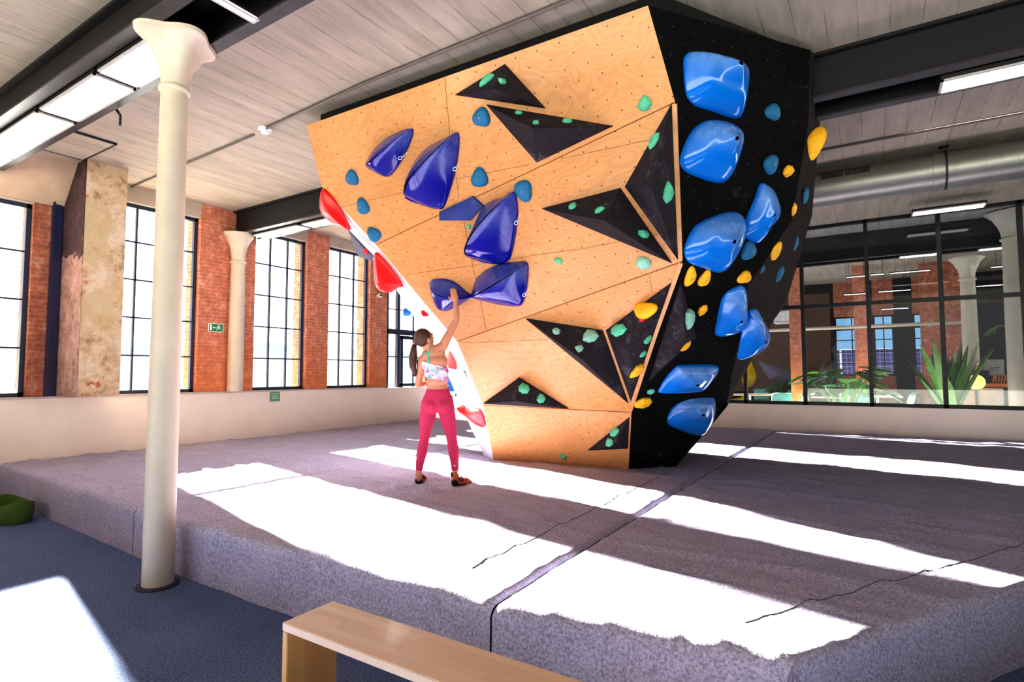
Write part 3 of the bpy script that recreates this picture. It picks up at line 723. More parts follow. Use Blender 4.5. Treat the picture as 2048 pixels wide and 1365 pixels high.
# maker's mark on the navy holds: a white ring and a short white word bar
for (o, (x, y), ang) in ((NAVY[0], (800, 316), 62), (NAVY[1], (909, 338), 70), (NAVY[2], (1032, 446), 82), (NAVY[3], (1048, 590), 72)):
    vs = [o.matrix_world @ v.co if False else o.location+v.co for v in o.data.vertices]; bv = BVHTree.FromPolygons(vs, [tuple(p.vertices) for p in o.data.polygons])
    d = ray(x, y).normalized(); p, n, i, t = bv.ray_cast(EYE, d)
    if p is None: continue
    if n.dot(d) > 0: n = -n
    u = (CR*math.cos(math.radians(ang))+CU*math.sin(math.radians(ang))); u = (u-n*u.dot(n)).normalized(); w = n.cross(u)
    g = B()
    q = [p+n*.004+(u*math.cos(a)+w*math.sin(a))*.018-o.location for a in [k*PI/8 for k in range(17)]]
    for a, c in zip(q, q[1:]): g.bar(a, c, .006, .003, upv=n)
    for k in range(4): g.bar(p+n*.004+u*(.03+k*.02)-w*.008-o.location, p+n*.004+u*(.03+k*.02)+w*.008-o.location, .004, .003, upv=n); g.bar(p+n*.004+u*(.03+k*.02)-w*.008-o.location, p+n*.004+u*(.042+k*.02)-w*.008-o.location, .004, .003, upv=n)
    g.out('maker_mark', M['signwhite'], o)
GB = 'azure glossy moulded holds on the black side'
azure = [
 (Z4([(440, 287), (520, 310), (600, 325), (690, 370), (730, 420), (733, 480), (715, 620), (690, 648), (640, 640), (560, 610), (470, 580), (420, 530), (405, 450), (400, 340), (412, 300)]), Z4([(540, 360), (650, 430)]), .20, 'topmost azure blue glossy hold on the black side'),
 (Z4([(520, 660), (590, 655), (660, 675), (700, 720), (700, 800), (670, 900), (640, 975), (600, 1000), (540, 990), (430, 950), (385, 905), (385, 850), (420, 760), (460, 700)]), Z4([(520, 760), (640, 740)]), .20, 'second azure blue hold from the top on the black side, chalky upper lip'),
 ([(1470, 424), (1486, 440), (1483, 478), (1465, 515), (1449, 540), (1434, 545), (1410, 538), (1378, 526), (1368, 508), (1371, 487), (1384, 460), (1400, 445), (1440, 428)], [(1410, 480), (1450, 470)], .20, 'third azure blue hold from the top, with a chalk whitened face'),
 (Z4([(840, 1003), (880, 1030), (905, 1090), (915, 1150), (890, 1210), (840, 1260), (810, 1320), (785, 1328), (740, 1300), (728, 1260), (740, 1200), (790, 1080), (815, 1010)]), Z4([(845, 1100), (790, 1230)]), .14, 'slim azure blue hold to the right of the third big one'),
 (Z5([(750, 258), (770, 290), (775, 380), (775, 460), (740, 510), (680, 540), (620, 545), (595, 530), (605, 470), (630, 350), (660, 300), (700, 275)]), Z5([(710, 360), (690, 450)]), .14, 'azure blue hold in the lower middle, just left of the one hanging over the edge'),
 (Z5([(825, 390), (845, 420), (890, 500), (890, 560), (850, 620), (800, 655), (740, 678), (724, 668), (735, 600), (755, 510), (785, 440), (790, 405)]), Z5([(820, 490), (800, 580)]), .15, 'azure blue hold bulging over the rear edge of the black side, chalky hollow'),
 (Z5([(400, 712), (500, 710), (600, 712), (616, 735), (590, 780), (530, 850), (450, 862), (350, 868), (280, 865), (276, 850), (320, 780), (370, 725)]), Z5([(400, 775), (520, 760)]), .13, 'wide flat azure blue hold low on the black side'),
 (Z5([(430, 895), (500, 885), (580, 890), (597, 930), (590, 1010), (550, 1080), (520, 1108), (480, 1110), (380, 1075), (332, 1050), (326, 1010), (370, 935)]), Z5([(450, 960), (520, 950)]), .14, 'lowest azure blue hold near the foot of the black side')]
for ol, rg, h, lab in azure:
    pl_ = None
    if 'rear edge' in lab: pl_ = (D3, (hit(1440, 640)[1]+V((.5, 0, 0))).normalized())
    rg = [(sum(q[0] for q in rg)/len(rg), sum(q[1] for q in rg)/len(rg))]
    blob('climbing_hold', ol, rg, h, 'blue', lab, 'climbing hold', GB, prof='dish', chalk=.6, plane=pl_)
# red holds on the left edge
GR = 'red glossy holds on the sunlit left side'
blob('climbing_hold', Z9([(1122, 125), (1165, 150), (1230, 225), (1300, 335), (1375, 492), (1300, 470), (1200, 430), (1135, 365), (1102, 300), (1100, 220)]), Z9([(1190, 290)]), .07, 'red', 'topmost red glossy hold on the left edge near the ceiling beam', 'climbing hold', GR, plane=SP1)
blob('climbing_hold', Z9([(1605, 702), (1680, 770), (1760, 870), (1850, 1002), (1815, 1022), (1750, 1062), (1680, 1060), (1625, 1025), (1600, 960), (1592, 830)]), Z9([(1680, 950)]), .07, 'red', 'second red glossy hold on the left edge, in front of the last window', 'climbing hold', GR, plane=SP1)
blob('climbing_hold', Z3([(740, 615), (775, 650), (800, 690), (806, 727), (775, 722), (728, 715), (722, 660)]), Z3([(770, 690)]), .035, 'red', 'red glossy hold beside the climber back on the sunlit side', 'climbing hold', GR, plane=SP2)
blob('climbing_hold', Z3([(785, 905), (830, 900), (890, 915), (912, 945), (920, 1000), (870, 988), (825, 955), (795, 928)]), Z3([(860, 945)]), .04, 'red', 'lowest red glossy hold above the foot of the sunlit side', 'climbing hold', GR, plane=SP3)
blob('climbing_hold', [(896, 745), (908, 760), (912, 780), (898, 782), (890, 770)], [(902, 768)], .03, 'blue', 'small light blue hold beside the climber waist on the sunlit side', 'climbing hold', 'blue hold at climber waist', plane=SP2)
blob('climbing_hold', [(811, 616), (823, 628), (815, 631), (809, 626)], [(815, 624)], .04, 'blue', 'tiny blue hold high on the sunlit white side', 'climbing hold', 'small holds on the white side', plane=SP1)
blob('climbing_hold', [(846, 620), (858, 630), (852, 632), (845, 626)], [(851, 627)], .03, 'redh', 'tiny red hold high on the sunlit white side', 'climbing hold', 'small holds on the white side', plane=SP1)
# big yellow one on the rear edge
blob('climbing_hold', Z4([(1150, 697), (1162, 740), (1150, 800), (1125, 850), (1100, 878), (1085, 840), (1078, 770), (1090, 735), (1120, 702)]), Z4([(1125, 770)]), .08, 'yellow', 'large yellow hold on the upper rear edge of the black side', 'climbing hold', 'large yellow hold', plane=(D1, V((.75, -.65, 0)).normalized()))
def nugget(px, py, r, mat, label, group, sx=1., sy=1., h=.8, flat=False, seed=0, rot=0):
    p, n = hit(px, py)
    if p is None: return
    rnd = random.Random(px*13+py+seed); s = (p-EYE).dot(CF)/F*r
    u = CR-n*CR.dot(n); u.normalize(); w = n.cross(u)
    if w.dot(CU) < 0: w = -w
    fu = 1/max(.45, abs(u.dot(CR))); fw_ = 1/max(.45, abs(w.dot(CU)))
    b = B(); K = 18 if not flat else 7; R = 7 if not flat else 3
    ph = rnd.random()*6; rad = [1+(.10*math.sin(3*a+ph)+.06*math.sin(2*a+ph*2) if not flat else rnd.uniform(-.18, .18)) for a in [2*PI*k/K for k in range(K)]]
    rings = []
    for i in range(R+1):
        t = i/R
        if flat: rr, z = [(1, 0), (1, .35), (.72, .8), (.4, 1.0)][i]
        else: rr, z = math.cos(max(0, t-.12)/.88*PI/2), .12*min(1, t/.12)+.88*math.sin(max(0, t-.12)/.88*PI/2)
        if i == R and not flat: rr = .02
        ring = []
        for k in range(K):
            a = 2*PI*k/K; q = rr*rad[k]*s; x0, y0 = math.cos(a)*q*sx, math.sin(a)*q*sy
            x, y = x0*math.cos(rot)-y0*math.sin(rot), x0*math.sin(rot)+y0*math.cos(rot)
            ring.append(b.bm.verts.new(u*(x*fu)+w*(y*fw_)+n*(z*h*s)))
        rings.append(ring)
    for a, d in zip(rings, rings[1:]):
        for k in range(K): b.bm.faces.new((a[k], a[(k+1) % K], d[(k+1) % K], d[k]))
    b.bm.faces.new(rings[0][::-1]); b.bm.faces.new(rings[-1])
    o = b.out('climbing_hold', M[mat], None, not flat, ang=70); o.location = p
    tag(o, label, 'climbing hold', group)
    g = B(); g.tube([n*(h*s*.9), n*(h*s*1.02)], max(.006, s*.09), 10); g.out('bolt', M['metal'], o)
    return o
GT = 'teal round footholds'
for x, y, r, lab in [(705, 356, 14, 'leftmost teal round foothold on the plywood'), (727, 413, 14, 'teal round foothold under the leftmost one on the plywood'), (749, 469, 14, 'teal round foothold just above the long seam at the left edge'),
    (964, 235, 17, 'highest teal round foothold on the plywood, beside the black volumes'), (960, 356, 17, 'teal round foothold right of the large navy hold'), (1048, 381, 18, 'teal round foothold at the tip of the tall navy hold'),
    (1544, 225, 17, 'highest teal round foothold on the black side'), (1540, 329, 17, 'teal round foothold on the black side left of a yellow hold'), (1496, 502, 17, 'teal round foothold under the slim azure hold')]:
    nugget(x, y, r, 'teal', lab, GT, h=.75)
for x, y, r, lab in [(1609, 391, 13, 'teal foothold on the brown rear face below the large yellow hold'), (1589, 487, 12, 'teal foothold on the brown rear face near the glass screen'), (1558, 548, 12, 'lowest teal foothold on the brown rear face'), (1525, 539, 6, 'tiny teal foothold right of the lower yellow holds')]:
    nugget(x, y, r, 'teal', lab, GT, sx=.7, sy=1.1, h=.6)
GY = 'small yellow holds'
for x, y, r, lab, fl, sx, sy in [(1575, 342, 13, 'yellow hold beside the second teal foothold on the black side', 1, 1, .9), (1587, 419, 9, 'narrow yellow hold at the edge of the rear face', 1, .6, 1.3), (1550, 502, 14, 'yellow hold right of the teal foothold under the slim azure hold', 0, .9, 1.1),
    (1488, 555, 14, 'yellow hold above the lower middle azure hold', 0, 1.1, .9), (1380, 553, 14, 'left one of the pair of chalky yellow holds under the third azure hold', 0, .85, 1.2), (1409, 557, 13, 'right one of the pair of chalky yellow holds under the third azure hold', 0, .9, 1.15),
    (1404, 620, 10, 'small angular yellow hold above the pale mint one on the black side', 1, 1, 1), (1371, 692, 9, 'small yellow hold at the tip of the dark grey side volume', 1, 1, .9), (1291, 621, 17, 'round yellow hold with chalky top on the narrow black volume', 0, .95, 1.05),
    (1273, 741, 13, 'yellow hold just left of the lower corner strip', 1, 1.1, .8), (1287, 805, 14, 'flat yellow hold low at the corner of the black side', 1, 1.3, .7)]:
    nugget(x, y, r, 'yellow', lab, GY, sx=sx, sy=sy, flat=bool(fl), h=.7)
GM = 'small mint green holds'
m2 = lambda x, y: (600+x*.403, y*.403)
m3 = lambda x, y: (600+x*.403, 450+y*.403)
for (x, y), r, lab, sx, sy in [(m2(930, 400), 12, 'largest mint hold on the topmost black volume', 1.2, .8), (m2(1003, 406), 8, 'smaller mint hold right of the ridge on the topmost black volume', 1, .8), (m2(1085, 562), 7, 'leftmost mint hold on the wide black volume', 1.1, .8), (m2(1170, 612), 7, 'middle mint hold on the wide black volume', 1.1, .8), (m2(1325, 605), 9, 'rightmost mint hold on the wide black volume', 1.2, .6),
    (m2(1713, 515), 13, 'mint hold alone at the upper right of the plywood', 1, 1), (m2(1760, 700), 10, 'mint hold high on the tall corner volume', .9, 1.2), (m2(1822, 958), 14, 'curved mint hold on the black face of the tall corner volume', .8, 1.4), (m2(1703, 1165), 12, 'mint hold at the lower end of the long left pointing volume', 1.1, .8), (m2(1355, 1025), 8, 'left mint hold on the long left pointing volume', 1, .9), (m2(1488, 1045), 8, 'mint hold near the ridge of the long left pointing volume', 1.1, .8),
    (m2(1710, 1305), 13, 'pale mint hold on the plywood under the long left pointing volume', 1.1, .9), (m2(1283, 1295), 8, 'small mint hold alone in the middle of the plywood', 1.1, .8), (m2(838, 1126), 5, 'tiny mint hold below the flat blue volume', 1, .9),
    (m3(1272, 530), 8, 'leftmost mint hold on the three hold black volume', 1, .9), (m3(1440, 558), 14, 'largest mint hold on the three hold black volume', 1.1, .9), (m3(1387, 615), 8, 'lowest mint hold on the three hold black volume', 1.1, .9), (m3(1580, 523), 12, 'mint hold on the chalky upper face of the narrow black volume', 1, 1), (m3(1722, 570), 8, 'upper of two small mint holds beside the lower corner strip', 1, .9), (m3(1700, 640), 7, 'lower of two small mint holds beside the lower corner strip', 1.1, .8),
    (m3(1740, 827), 7, 'small mint hold on the black side above the lowest yellow hold', 1.1, .9), (m3(1110, 817), 12, 'left mint hold on the flat based black volume', 1.1, .9), (m3(1193, 863), 9, 'right mint hold on the flat based black volume', 1, 1), (m3(1563, 1030), 7, 'upper mint hold on the small bottom volume', 1, 1), (m3(1537, 1080), 7, 'lower mint hold on the small bottom volume', .9, 1.1), (m3(1307, 1150), 7, 'mint hold at the very bottom of the plywood', 1, .8), (m3(1925, 460), 17, 'tall pale mint hold on the black side beside the dark grey volume', .7, 1.3)]:
    nugget(x, y, r, 'mintpale' if 'pale' in lab or 'three hold' in lab else 'mint', lab, GM, sx=sx, sy=sy, flat=True, h=.75)
nugget(1487, 150, 5, 'redh', 'tiny red hold at the corner of the topmost azure hold', 'tiny red holds'); nugget(1519, 633, 5, 'redh', 'tiny red hold at the rim of the azure hold over the edge', 'tiny red holds'); nugget(1284, 639, 5, 'redh', 'tiny red hold under the chalky yellow hold', 'tiny red holds')
nugget(732, 503, 5, 'redh', 'tiny red hold on the grey side volume', 'tiny red holds')
# ------------------------------------------------------------------ things on the ceiling and walls
def tubeobj(name, pts, r, mat, label, cat, group=None, n=8):
    b = B(); b.tube(pts, r, n); c = V(pts[0]); o = b.out(name, M[mat], None, True, loc=c); return tag(o, label, cat, group)
tubeobj('ceiling_conduit', [(XW, 3.86, ZC-.02), (-5.95, 3.76, ZC-.02)], .012, 'cable', 'grey cable on the ceiling from the left wall to the smoke detector', 'cable', n=6)
tubeobj('ceiling_conduit', [(-5.8, 3.74, ZC-.02), (-4, 3.64, ZC-.02), (-1.2, 3.62, ZC-.02), (3, 3.6, ZC-.02)], .014, 'cable', 'grey conduit on the ceiling just in front of the boulder top edge', 'conduit')
tubeobj('ceiling_conduit', [(-.5, 7.85, ZC-.02), (5, 7.95, ZC-.02)], .014, 'cable', 'grey conduit on the ceiling right of the boulder, above the duct', 'conduit')
p = onz(530, 257, ZC); b = B(); b.lathe([(.075, ZC), (.075, ZC-.02), (.05, ZC-.035), (.045, ZC-.055), (.0, ZC-.058)], (p.x, p.y, 0)); tag(b.out('smoke_detector', M['smoke'], None, True, loc=(p.x, p.y, ZC-.05), ang=40), 'round white smoke detector on the concrete ceiling', 'smoke detector')
q = [onz(x, y, ZC-.004) for x, y in ((128, 268), (188, 281), (160, 308), (92, 291))]
cx_ = sum(p.x for p in q)/4; cy_ = sum(p.y for p in q)/4
b = B(); b.box((cx_-.45, cy_-.28, ZC-.02), (cx_+.45, cy_+.28, ZC)); e = b.out('ceiling_hatch', M['conc'], None, loc=(cx_, cy_, ZC-.01)); tag(e, 'plastered over square hatch in the concrete ceiling at the upper left', 'hatch')
b = B()
for a, c in (((-.47, -.3), (.47, -.28)), ((-.47, .28), (.47, .3)), ((-.47, -.3), (-.45, .3)), ((.45, -.3), (.47, .3))): b.box((a[0], a[1], -.014), (c[0], c[1], .008))
b.out('shadow_gap', M['lframe'], e)
# ventilation duct with ribs, grilles and hangers
dY, dZ, dR = 8.6, 4.0, .23
e = empty('ventilation_duct', (2.2, dY, dZ), 'round silver spiral ventilation duct running along the ceiling at the right', 'duct')
b = B(); pr = []; x = -4.2
b.tube([(-4.2, 0, 0), (4.2, 0, 0)], dR, 40); b.out('duct_pipe', M['metal'], e, True, ang=40)
b = B(); x = -4.2
while x < 4.1: 
    b.tube([(x, 0, 0), (x+.008, 0, 0)], dR+.004, 40); x += .14
b.out('spiral_rib', M['metal'], e)
b = B(); xj = ony(1871, 380, dY).x-2.2; b.tube([(xj-.03, 0, 0), (xj+.03, 0, 0)], dR+.012, 40); b.out('joint_collar', M['metal'], e, True, ang=40)
a0, a1, a2 = ony(1643, 390, dY-.2).x-2.2, ony(1690, 384, dY-.2).x-2.2, ony(1741, 380, dY-.2).x-2.2
for s0, s1 in ((a0, a1-.01), (a1+.01, a2)):
    b = B(); m = Matrix.Translation(V(((s0+s1)/2, -dR*.83, dR*.52))) @ Matrix.Rotation(-.56, 4, 'X')
    b.obox(m, (s1-s0, .03, .10)); g = b.out('grille', M['grille'], e)
    b = B()
    for k in range(14):
        xx = s0+(s1-s0)*(k+.5)/14; b.obox(m @ Matrix.Translation(V((xx-(s0+s1)/2, -.017, 0))), (.006, .006, .09))
    b.out('louvre', M['metal'], g)
for hx in (ony(1890, 350, dY).x-2.2, ony(1890, 350, dY).x-2.2+2.2):
    b = B(); b.box((hx-.012, -.012, dR), (hx+.012, .012, ZC-dZ)); b.box((hx-.05, -.05, ZC-dZ-.01), (hx+.05, .05, ZC-dZ))
    b.tube([(hx-.012, 0, 0), (hx+.012, 0, 0)], dR+.01, 40); b.out('hanger', M['lframe'], e)
# green running man sign: board, door, arrow, figure
p = onx(432, 656, XW+.012)
e = empty('exit_sign', p, 'green and white running man exit sign on the brick pier', 'sign')
b = B(); b.box((-.012, -.125, -.07), (0, .125, .07)); b.out('sign_rim', M['signwhite'], e)
b = B(); b.box((0, -.115, -.06), (.004, .115, .06)); b.out('sign_board', M['green'], e)
b = B(); b.box((.004, -.103, -.048), (.007, -.073, .048)); b.out('door_symbol', M['signwhite'], e)
b = B(); b.box((.004, -.04, -.006), (.007, .005, .006)); b.poly([(.006, -.06, 0), (.006, -.035, .022), (.006, -.035, -.022)], .001); b.out('arrow_symbol', M['signwhite'], e)
b = B(); b.ball((.006, .045, .036), .012, 12, (.2, 1, 1))
for a, c, w in (((.03, .0), (.052, .026), .02), ((.03, .02), (.012, .006), .008), ((.052, .022), (.08, .012), .008), ((.034, .002), (.06, -.02), .011), ((.06, -.02), (.088, -.016), .009), ((.03, .0), (.018, -.026), .011), ((.018, -.026), (.0, -.04), .009)):
    b.bar((.006, a[0], a[1]), (.006, c[0], c[1]), w, .002, upv=(1, 0, 0))
b.out('running_figure', M['signwhite'], e)
p = onx(550, 794, XW+.05)
e = empty('notice_sign', p, 'small pale green square notice with white lines on the low white wall', 'sign')
b = B(); b.box((-.008, -.1, -.085), (.002, .1, .085)); b.out('notice_board', M['notice'], e)
b = B(); rnd = random.Random(3)
for k in range(4):
    y = -.07+.01*(k % 2); z = .055-k*.028
    while y < .06:
        w = rnd.uniform(.008, .02); b.box((.002, y, z-.006), (.0035, min(.07, y+w), z+.004)); y += w+.005
b.out('notice_text', M['signwhite'], e)
p = onx(758, 592, XW+.06); e = empty('security_camera', p, 'small white security camera on the brick pier beside the glazed door', 'camera')
b = B(); b.box((-.06, -.02, -.02), (0, .02, .02)); b.out('bracket', M['smoke'], e)
b = B(); b.ball((.03, 0, 0), .05, 16, (1.2, 1, 1)); b.out('camera_body', M['smoke'], e, True)
b = B(); b.tube([(.07, -.02, 0), (.095, -.025, 0)], .022, 12); b.out('lens', M['grille'], e, True)
# hook under the foreground beam
p = onz(186, 212, 4.0); b = B(); b.tube([(p.x, 2.38, 4.05), (p.x, 2.42, 4.0), (p.x, 2.42, 3.9)], .012, 8); tag(b.out('beam_hook', M['lframe'], None, True, loc=(p.x, 2.4, 4.0)), 'short black hook on the side of the foreground beam', 'hook')

# ------------------------------------------------------------------ bench and basket
A0, A1 = onz(563, 1245, .45), onz(667, 1203, .45)
bx0, by0, by1 = A0.x+.005, A0.y, A1.y; bx1 = bx0+1.95
e = empty('bench', ((bx0+bx1)/2, (by0+by1)/2, 0), 'pale beech block wood bench in the foreground, partly in sun', 'bench'); O = V(e.location)
b = B(); b.box(V((bx0, by0, .415))-O, V((bx1, by1, .45))-O, .003); b.out('seat', M['beech'], e)
for xx, nm in ((bx0, 'left'), (bx1-.035, 'right')):
    b = B(); b.box(V((xx+.001, by0+.001, 0))-O, V((xx+.035, by1-.001, .4145))-O, .003); b.out('leg', M['beechv'], e)
p = onz(28, 1040, 0)
e = empty('felt_basket', (p.x+.02, p.y-.03, 0), 'olive green felt basket on the carpet in front of the mat', 'basket')
b = B(); n = 64; zs = [0, .01, .08, .16, .2]; outer = []; inner = []
def brim(a): return .035*math.cos(2*a)
for k, z in enumerate(zs):
    f = [.88, .93, 1.0, 1.03, 1.03][k]
    outer.append([b.bm.verts.new((.29*f*math.cos(a), .165*f*math.sin(a), z+(brim(a) if k == 4 else brim(a)*.5 if k == 3 else 0))) for a in [2*PI*i/n for i in range(n)]])
for k, z in enumerate(zs[::-1]):
    f = [.88, .93, 1.0, 1.03, 1.03][4-k]-.03
    inner.append([b.bm.verts.new((.29*f*math.cos(a), .165*f*math.sin(a), max(z, .01)+(brim(a) if k == 0 else brim(a)*.5 if k == 1 else 0))) for a in [2*PI*i/n for i in range(n)]])
R_ = outer+inner
for a, c in zip(R_, R_[1:]):
    for i in range(n): b.bm.faces.new((a[i], a[(i+1) % n], c[(i+1) % n], c[i]))
b.bm.faces.new(R_[0][::-1]); b.bm.faces.new(R_[-1])
b.out('basket_body', M['felt'], e, True, ang=50)
b = B(); b.ball((.02, .158, .165), 1, 16, (.055, .006, .022)); b.out('handle_slot', M['mat'], e, True)
b = B(); b.ball((.02, -.166, .165), 1, 16, (.055, .006, .022)); b.out('handle_slot', M['foam_shade'], e, True)

# ------------------------------------------------------------------ the climber
FM = onz(880, 966, MZ); DEP = (FM-EYE).dot(CF); U_ = .337*DEP/F
def W(zx, zy, dep=0.0):
    px, py = 760+zx*.337, 540+zy*.337
    d = ray(px, py); return EYE+d*((DEP+dep)/d.dot(CF))
PO = V((FM.x, FM.y, MZ))
def cone(b, a, ra, c, rb, n=14):
    a, c = V(a), V(c); k = 6
    b.tube([a.lerp(c, i/k) for i in range(k+1)], [ra+(rb-ra)*i/k for i in range(k+1)], n); b.ball(a, ra, n); b.ball(c, rb, n)
def chain(b, pts):
    for (p, r), (q, s) in zip(pts, pts[1:]): cone(b, p, r, q, s)
def frame(z, y):
    z = V(z).normalized(); x = V(y).cross(z).normalized(); y = z.cross(x)
    return Matrix(((x.x, y.x, z.x), (x.y, y.y, z.y), (x.z, y.z, z.z)))
BF = Matrix(((CR.x, CF.x, CU.x), (CR.y, CF.y, CU.y), (CR.z, CF.z, CU.z)))      # body axes: right, away, up
def ell(b, c, rx, ry, rz, tilt=0):
    b.ball(c, 1, 24, (rx, ry, rz), rot=BF @ Matrix.Rotation(tilt, 3, 'Y'))
def solid(b, name, mat, parent, vox=.006, smooth=6, cuts=(), sfac=.5):
    me = bpy.data.meshes.new('tmp'); b.bm.to_mesh(me); b.bm.free(); o = bpy.data.objects.new('tmp', me); C.objects.link(o)
    md = o.modifiers.new('r', 'REMESH'); md.mode = 'VOXEL'; md.voxel_size = vox
    dg = bpy.context.evaluated_depsgraph_get(); m2_ = bpy.data.meshes.new_from_object(o.evaluated_get(dg))
    bpy.data.objects.remove(o); bm = bmesh.new(); bm.from_mesh(m2_)
    for _ in range(smooth): bmesh.ops.smooth_vert(bm, verts=bm.verts, factor=sfac, use_axis_x=True, use_axis_y=True, use_axis_z=True)
    for co, no in cuts:
        bmesh.ops.bisect_plane(bm, geom=bm.verts[:]+bm.edges[:]+bm.faces[:], plane_co=co, plane_no=no, clear_outer=True)
    bmesh.ops.translate(bm, verts=bm.verts, vec=-PO)
    m3_ = bpy.data.meshes.new(name); bm.to_mesh(m3_); bm.free(); m3_.materials.append(mat)
    for p in m3_.polygons: p.use_smooth = True
    r = bpy.data.objects.new(name, m3_); C.objects.link(r); r.parent = parent; return r
who = empty('person', PO, 'woman in pink leggings and floral top reaching up to a navy hold', 'person')
# where the hand meets the hold
hv = [NAVY[4].location+v.co for v in NAVY[4].data.vertices]; hb = BVHTree.FromPolygons(hv, [tuple(p.vertices) for p in NAVY[4].data.polygons])
hp, hn, _, _ = hb.ray_cast(EYE, ray(903, 578).normalized())
HD = ((hp-EYE).dot(CF)-DEP-.045) if hp else .45

def legs(b, g=0.0, low=True):
    L = [(W(296, 800, .0), .082), (W(280, 880, .0), .075), (W(270, 950, .005), .056), (W(263, 1010, .0), .045), (W(248, 1085, -.01), .048), (W(236, 1150, -.005), .036), (W(231, 1195, 0), .030)]
    Rr = [(W(388, 800, .0), .082), (W(402, 880, .0), .077), (W(418, 950, .005), .058), (W(427, 1010, .0), .047), (W(438, 1085, -.01), .049), (W(444, 1150, -.005), .037), (W(446, 1195, 0), .031)]
    if low: L.append((W(231, 1240, .0), .027)); Rr.append((W(447, 1245, .0), .028))
    chain(b, [(p, r+g) for p, r in L]); chain(b, [(p, r+g) for p, r in Rr])
def hips(b, g=0.0):
    ell(b, W(342, 785, .0), .158+g, .095+g, .085+g); ell(b, W(308, 808, -.035), .082+g, .075+g, .078+g); ell(b, W(374, 808, -.035), .082+g, .075+g, .078+g)
    ell(b, W(343, 762, .0), .143+g, .09+g, .08+g); ell(b, W(343, 735, .0), .122+g, .085+g, .075+g); ell(b, W(342, 700, .0), .108+g, .075+g, .07+g)
def torso(b, g=0.0):
    ell(b, W(340, 660, .0), .110+g, .078+g, .08+g, -.05); ell(b, W(334, 610, .0), .121+g, .085+g, .09+g, -.1)
    ell(b, W(325, 550, .005), .132+g, .088+g, .10+g, -.15); ell(b, W(316, 505, .01), .128+g, .072+g, .085+g, -.25)
    for s_, x in ((1, 362), (-1, 285)): ell(b, W(x, 575, .06), .06+g, .06+g, .06+g)
b = B(); legs(b); hips(b); torso(b)
# neck, head
chain(b, [(W(308, 500, .01), .06), (W(296, 465, .0), .048), (W(282, 435, .01), .045)])
HC = W(262, 408, .0); fd = (CR*.74+CU*.30+CF*.60).normalized(); hu = (CU-fd*CU.dot(fd)+CR*-.0).normalized()
HR = frame(hu, fd); 
def hd(x, y, z): return HC+HR @ V((x, y, z))           # x: side, y: face, z: crown
b.ball(HC, 1, 24, (.074, .090, .098), rot=HR); b.ball(hd(0, .035, -.045), 1, 20, (.055, .055, .062), rot=HR)
b.ball(hd(0, .062, -.085), .022, 10); cone(b, hd(0, .088, .005), .008, hd(0, .104, -.028), .012, 8); b.ball(hd(0, .090, .022), 1, 10, (.045, .014, .014), rot=HR)
b.ball(hd(0, .088, -.055), 1, 10, (.022, .012, .012), rot=HR)
for s_ in (-1, 1): b.ball(hd(s_*.075, .0, -.015), 1, 10, (.010, .018, .030), rot=HR)
# right arm raised
SR, ER, WR = W(372, 456, .02), W(452, 300, HD*.5), W(449, 190, HD-.03)
chain(b, [(W(335, 478, .01), .06), (SR, .052), (SR.lerp(ER, .4), .044), (ER, .034), (ER.lerp(WR, .3), .037), (ER.lerp(WR, .7), .028), (WR, .021)])
# left arm folded in front
SL, EL, WL = W(252, 535, .01), W(226, 682, .05), W(292, 672, .24)
chain(b, [(W(290, 505, .01), .055), (SL, .048), (SL.lerp(EL, .4), .042), (EL, .034), (EL.lerp(WL, .3), .035), (WL, .022)])
def hand(b, w, d, side, dep, curl, s=1.0):
    """palm with four unequal fingers and a thumb; d fingers' way, side towards the thumb"""
    d = d.normalized(); side = (side-d*side.dot(d)).normalized(); nrm = dep
    pc = w+d*.045*s
    m = Matrix(((side.x, d.x, nrm.x), (side.y, d.y, nrm.y), (side.z, d.z, nrm.z)))
    b.ball(pc, 1, 16, (.038*s, .05*s, .017*s), rot=m); cone(b, w, .021, w+d*.03, .024, 10)
    for k, (off, ln) in enumerate(((.028, .072), (.010, .080), (-.009, .075), (-.026, .058))):
        base = w+d*.078*s+side*off*s; r = .0085*s
        k1 = base+(d*math.cos(curl*.4)+nrm*math.sin(curl*.4)+side*off*1.5)*ln*.45
        k2 = k1+(d*math.cos(curl)+nrm*math.sin(curl))*ln*.32; k3 = k2+(d*math.cos(curl*1.5)+nrm*math.sin(curl*1.5))*ln*.25
        chain(b, [(base-d*.02, .010), (base, .0098), (k1, r), (k2, r*.9), (k3, r*.75)])
    t0 = w+d*.022+side*.022; t1 = t0+(side*.8+d*.6)*.035; t2 = t1+(side*.35+d*.9)*.03
    chain(b, [(t0, .014), (t1, .011), (t2, .0085)])
hand(b, WR, (W(432, 110, HD)-WR), -CR, CF, .35)
hand(b, WL, CR*.7+CU*.5+CF*.3, CU, CF, .9)
body = solid(b, 'body', M['skin'], who, .0055, 5)
b = B(); legs(b, .006, False); hips(b, .006)
knee_up = CU
lg = solid(b, 'leggings', M['legging'], who, .008, 5, cuts=[(W(343, 706, 0), CU+CR*-.02), (W(343, 1188, 0), -CU)])
b = B(); torso(b, .007)
top = solid(b, 'floral_top', M['floral'], who, .008, 3, cuts=[(W(325, 560, 0), (CU+CR*.26).normalized()*1.0), (W(337, 650, 0), -(CU+CR*.24).normalized())])
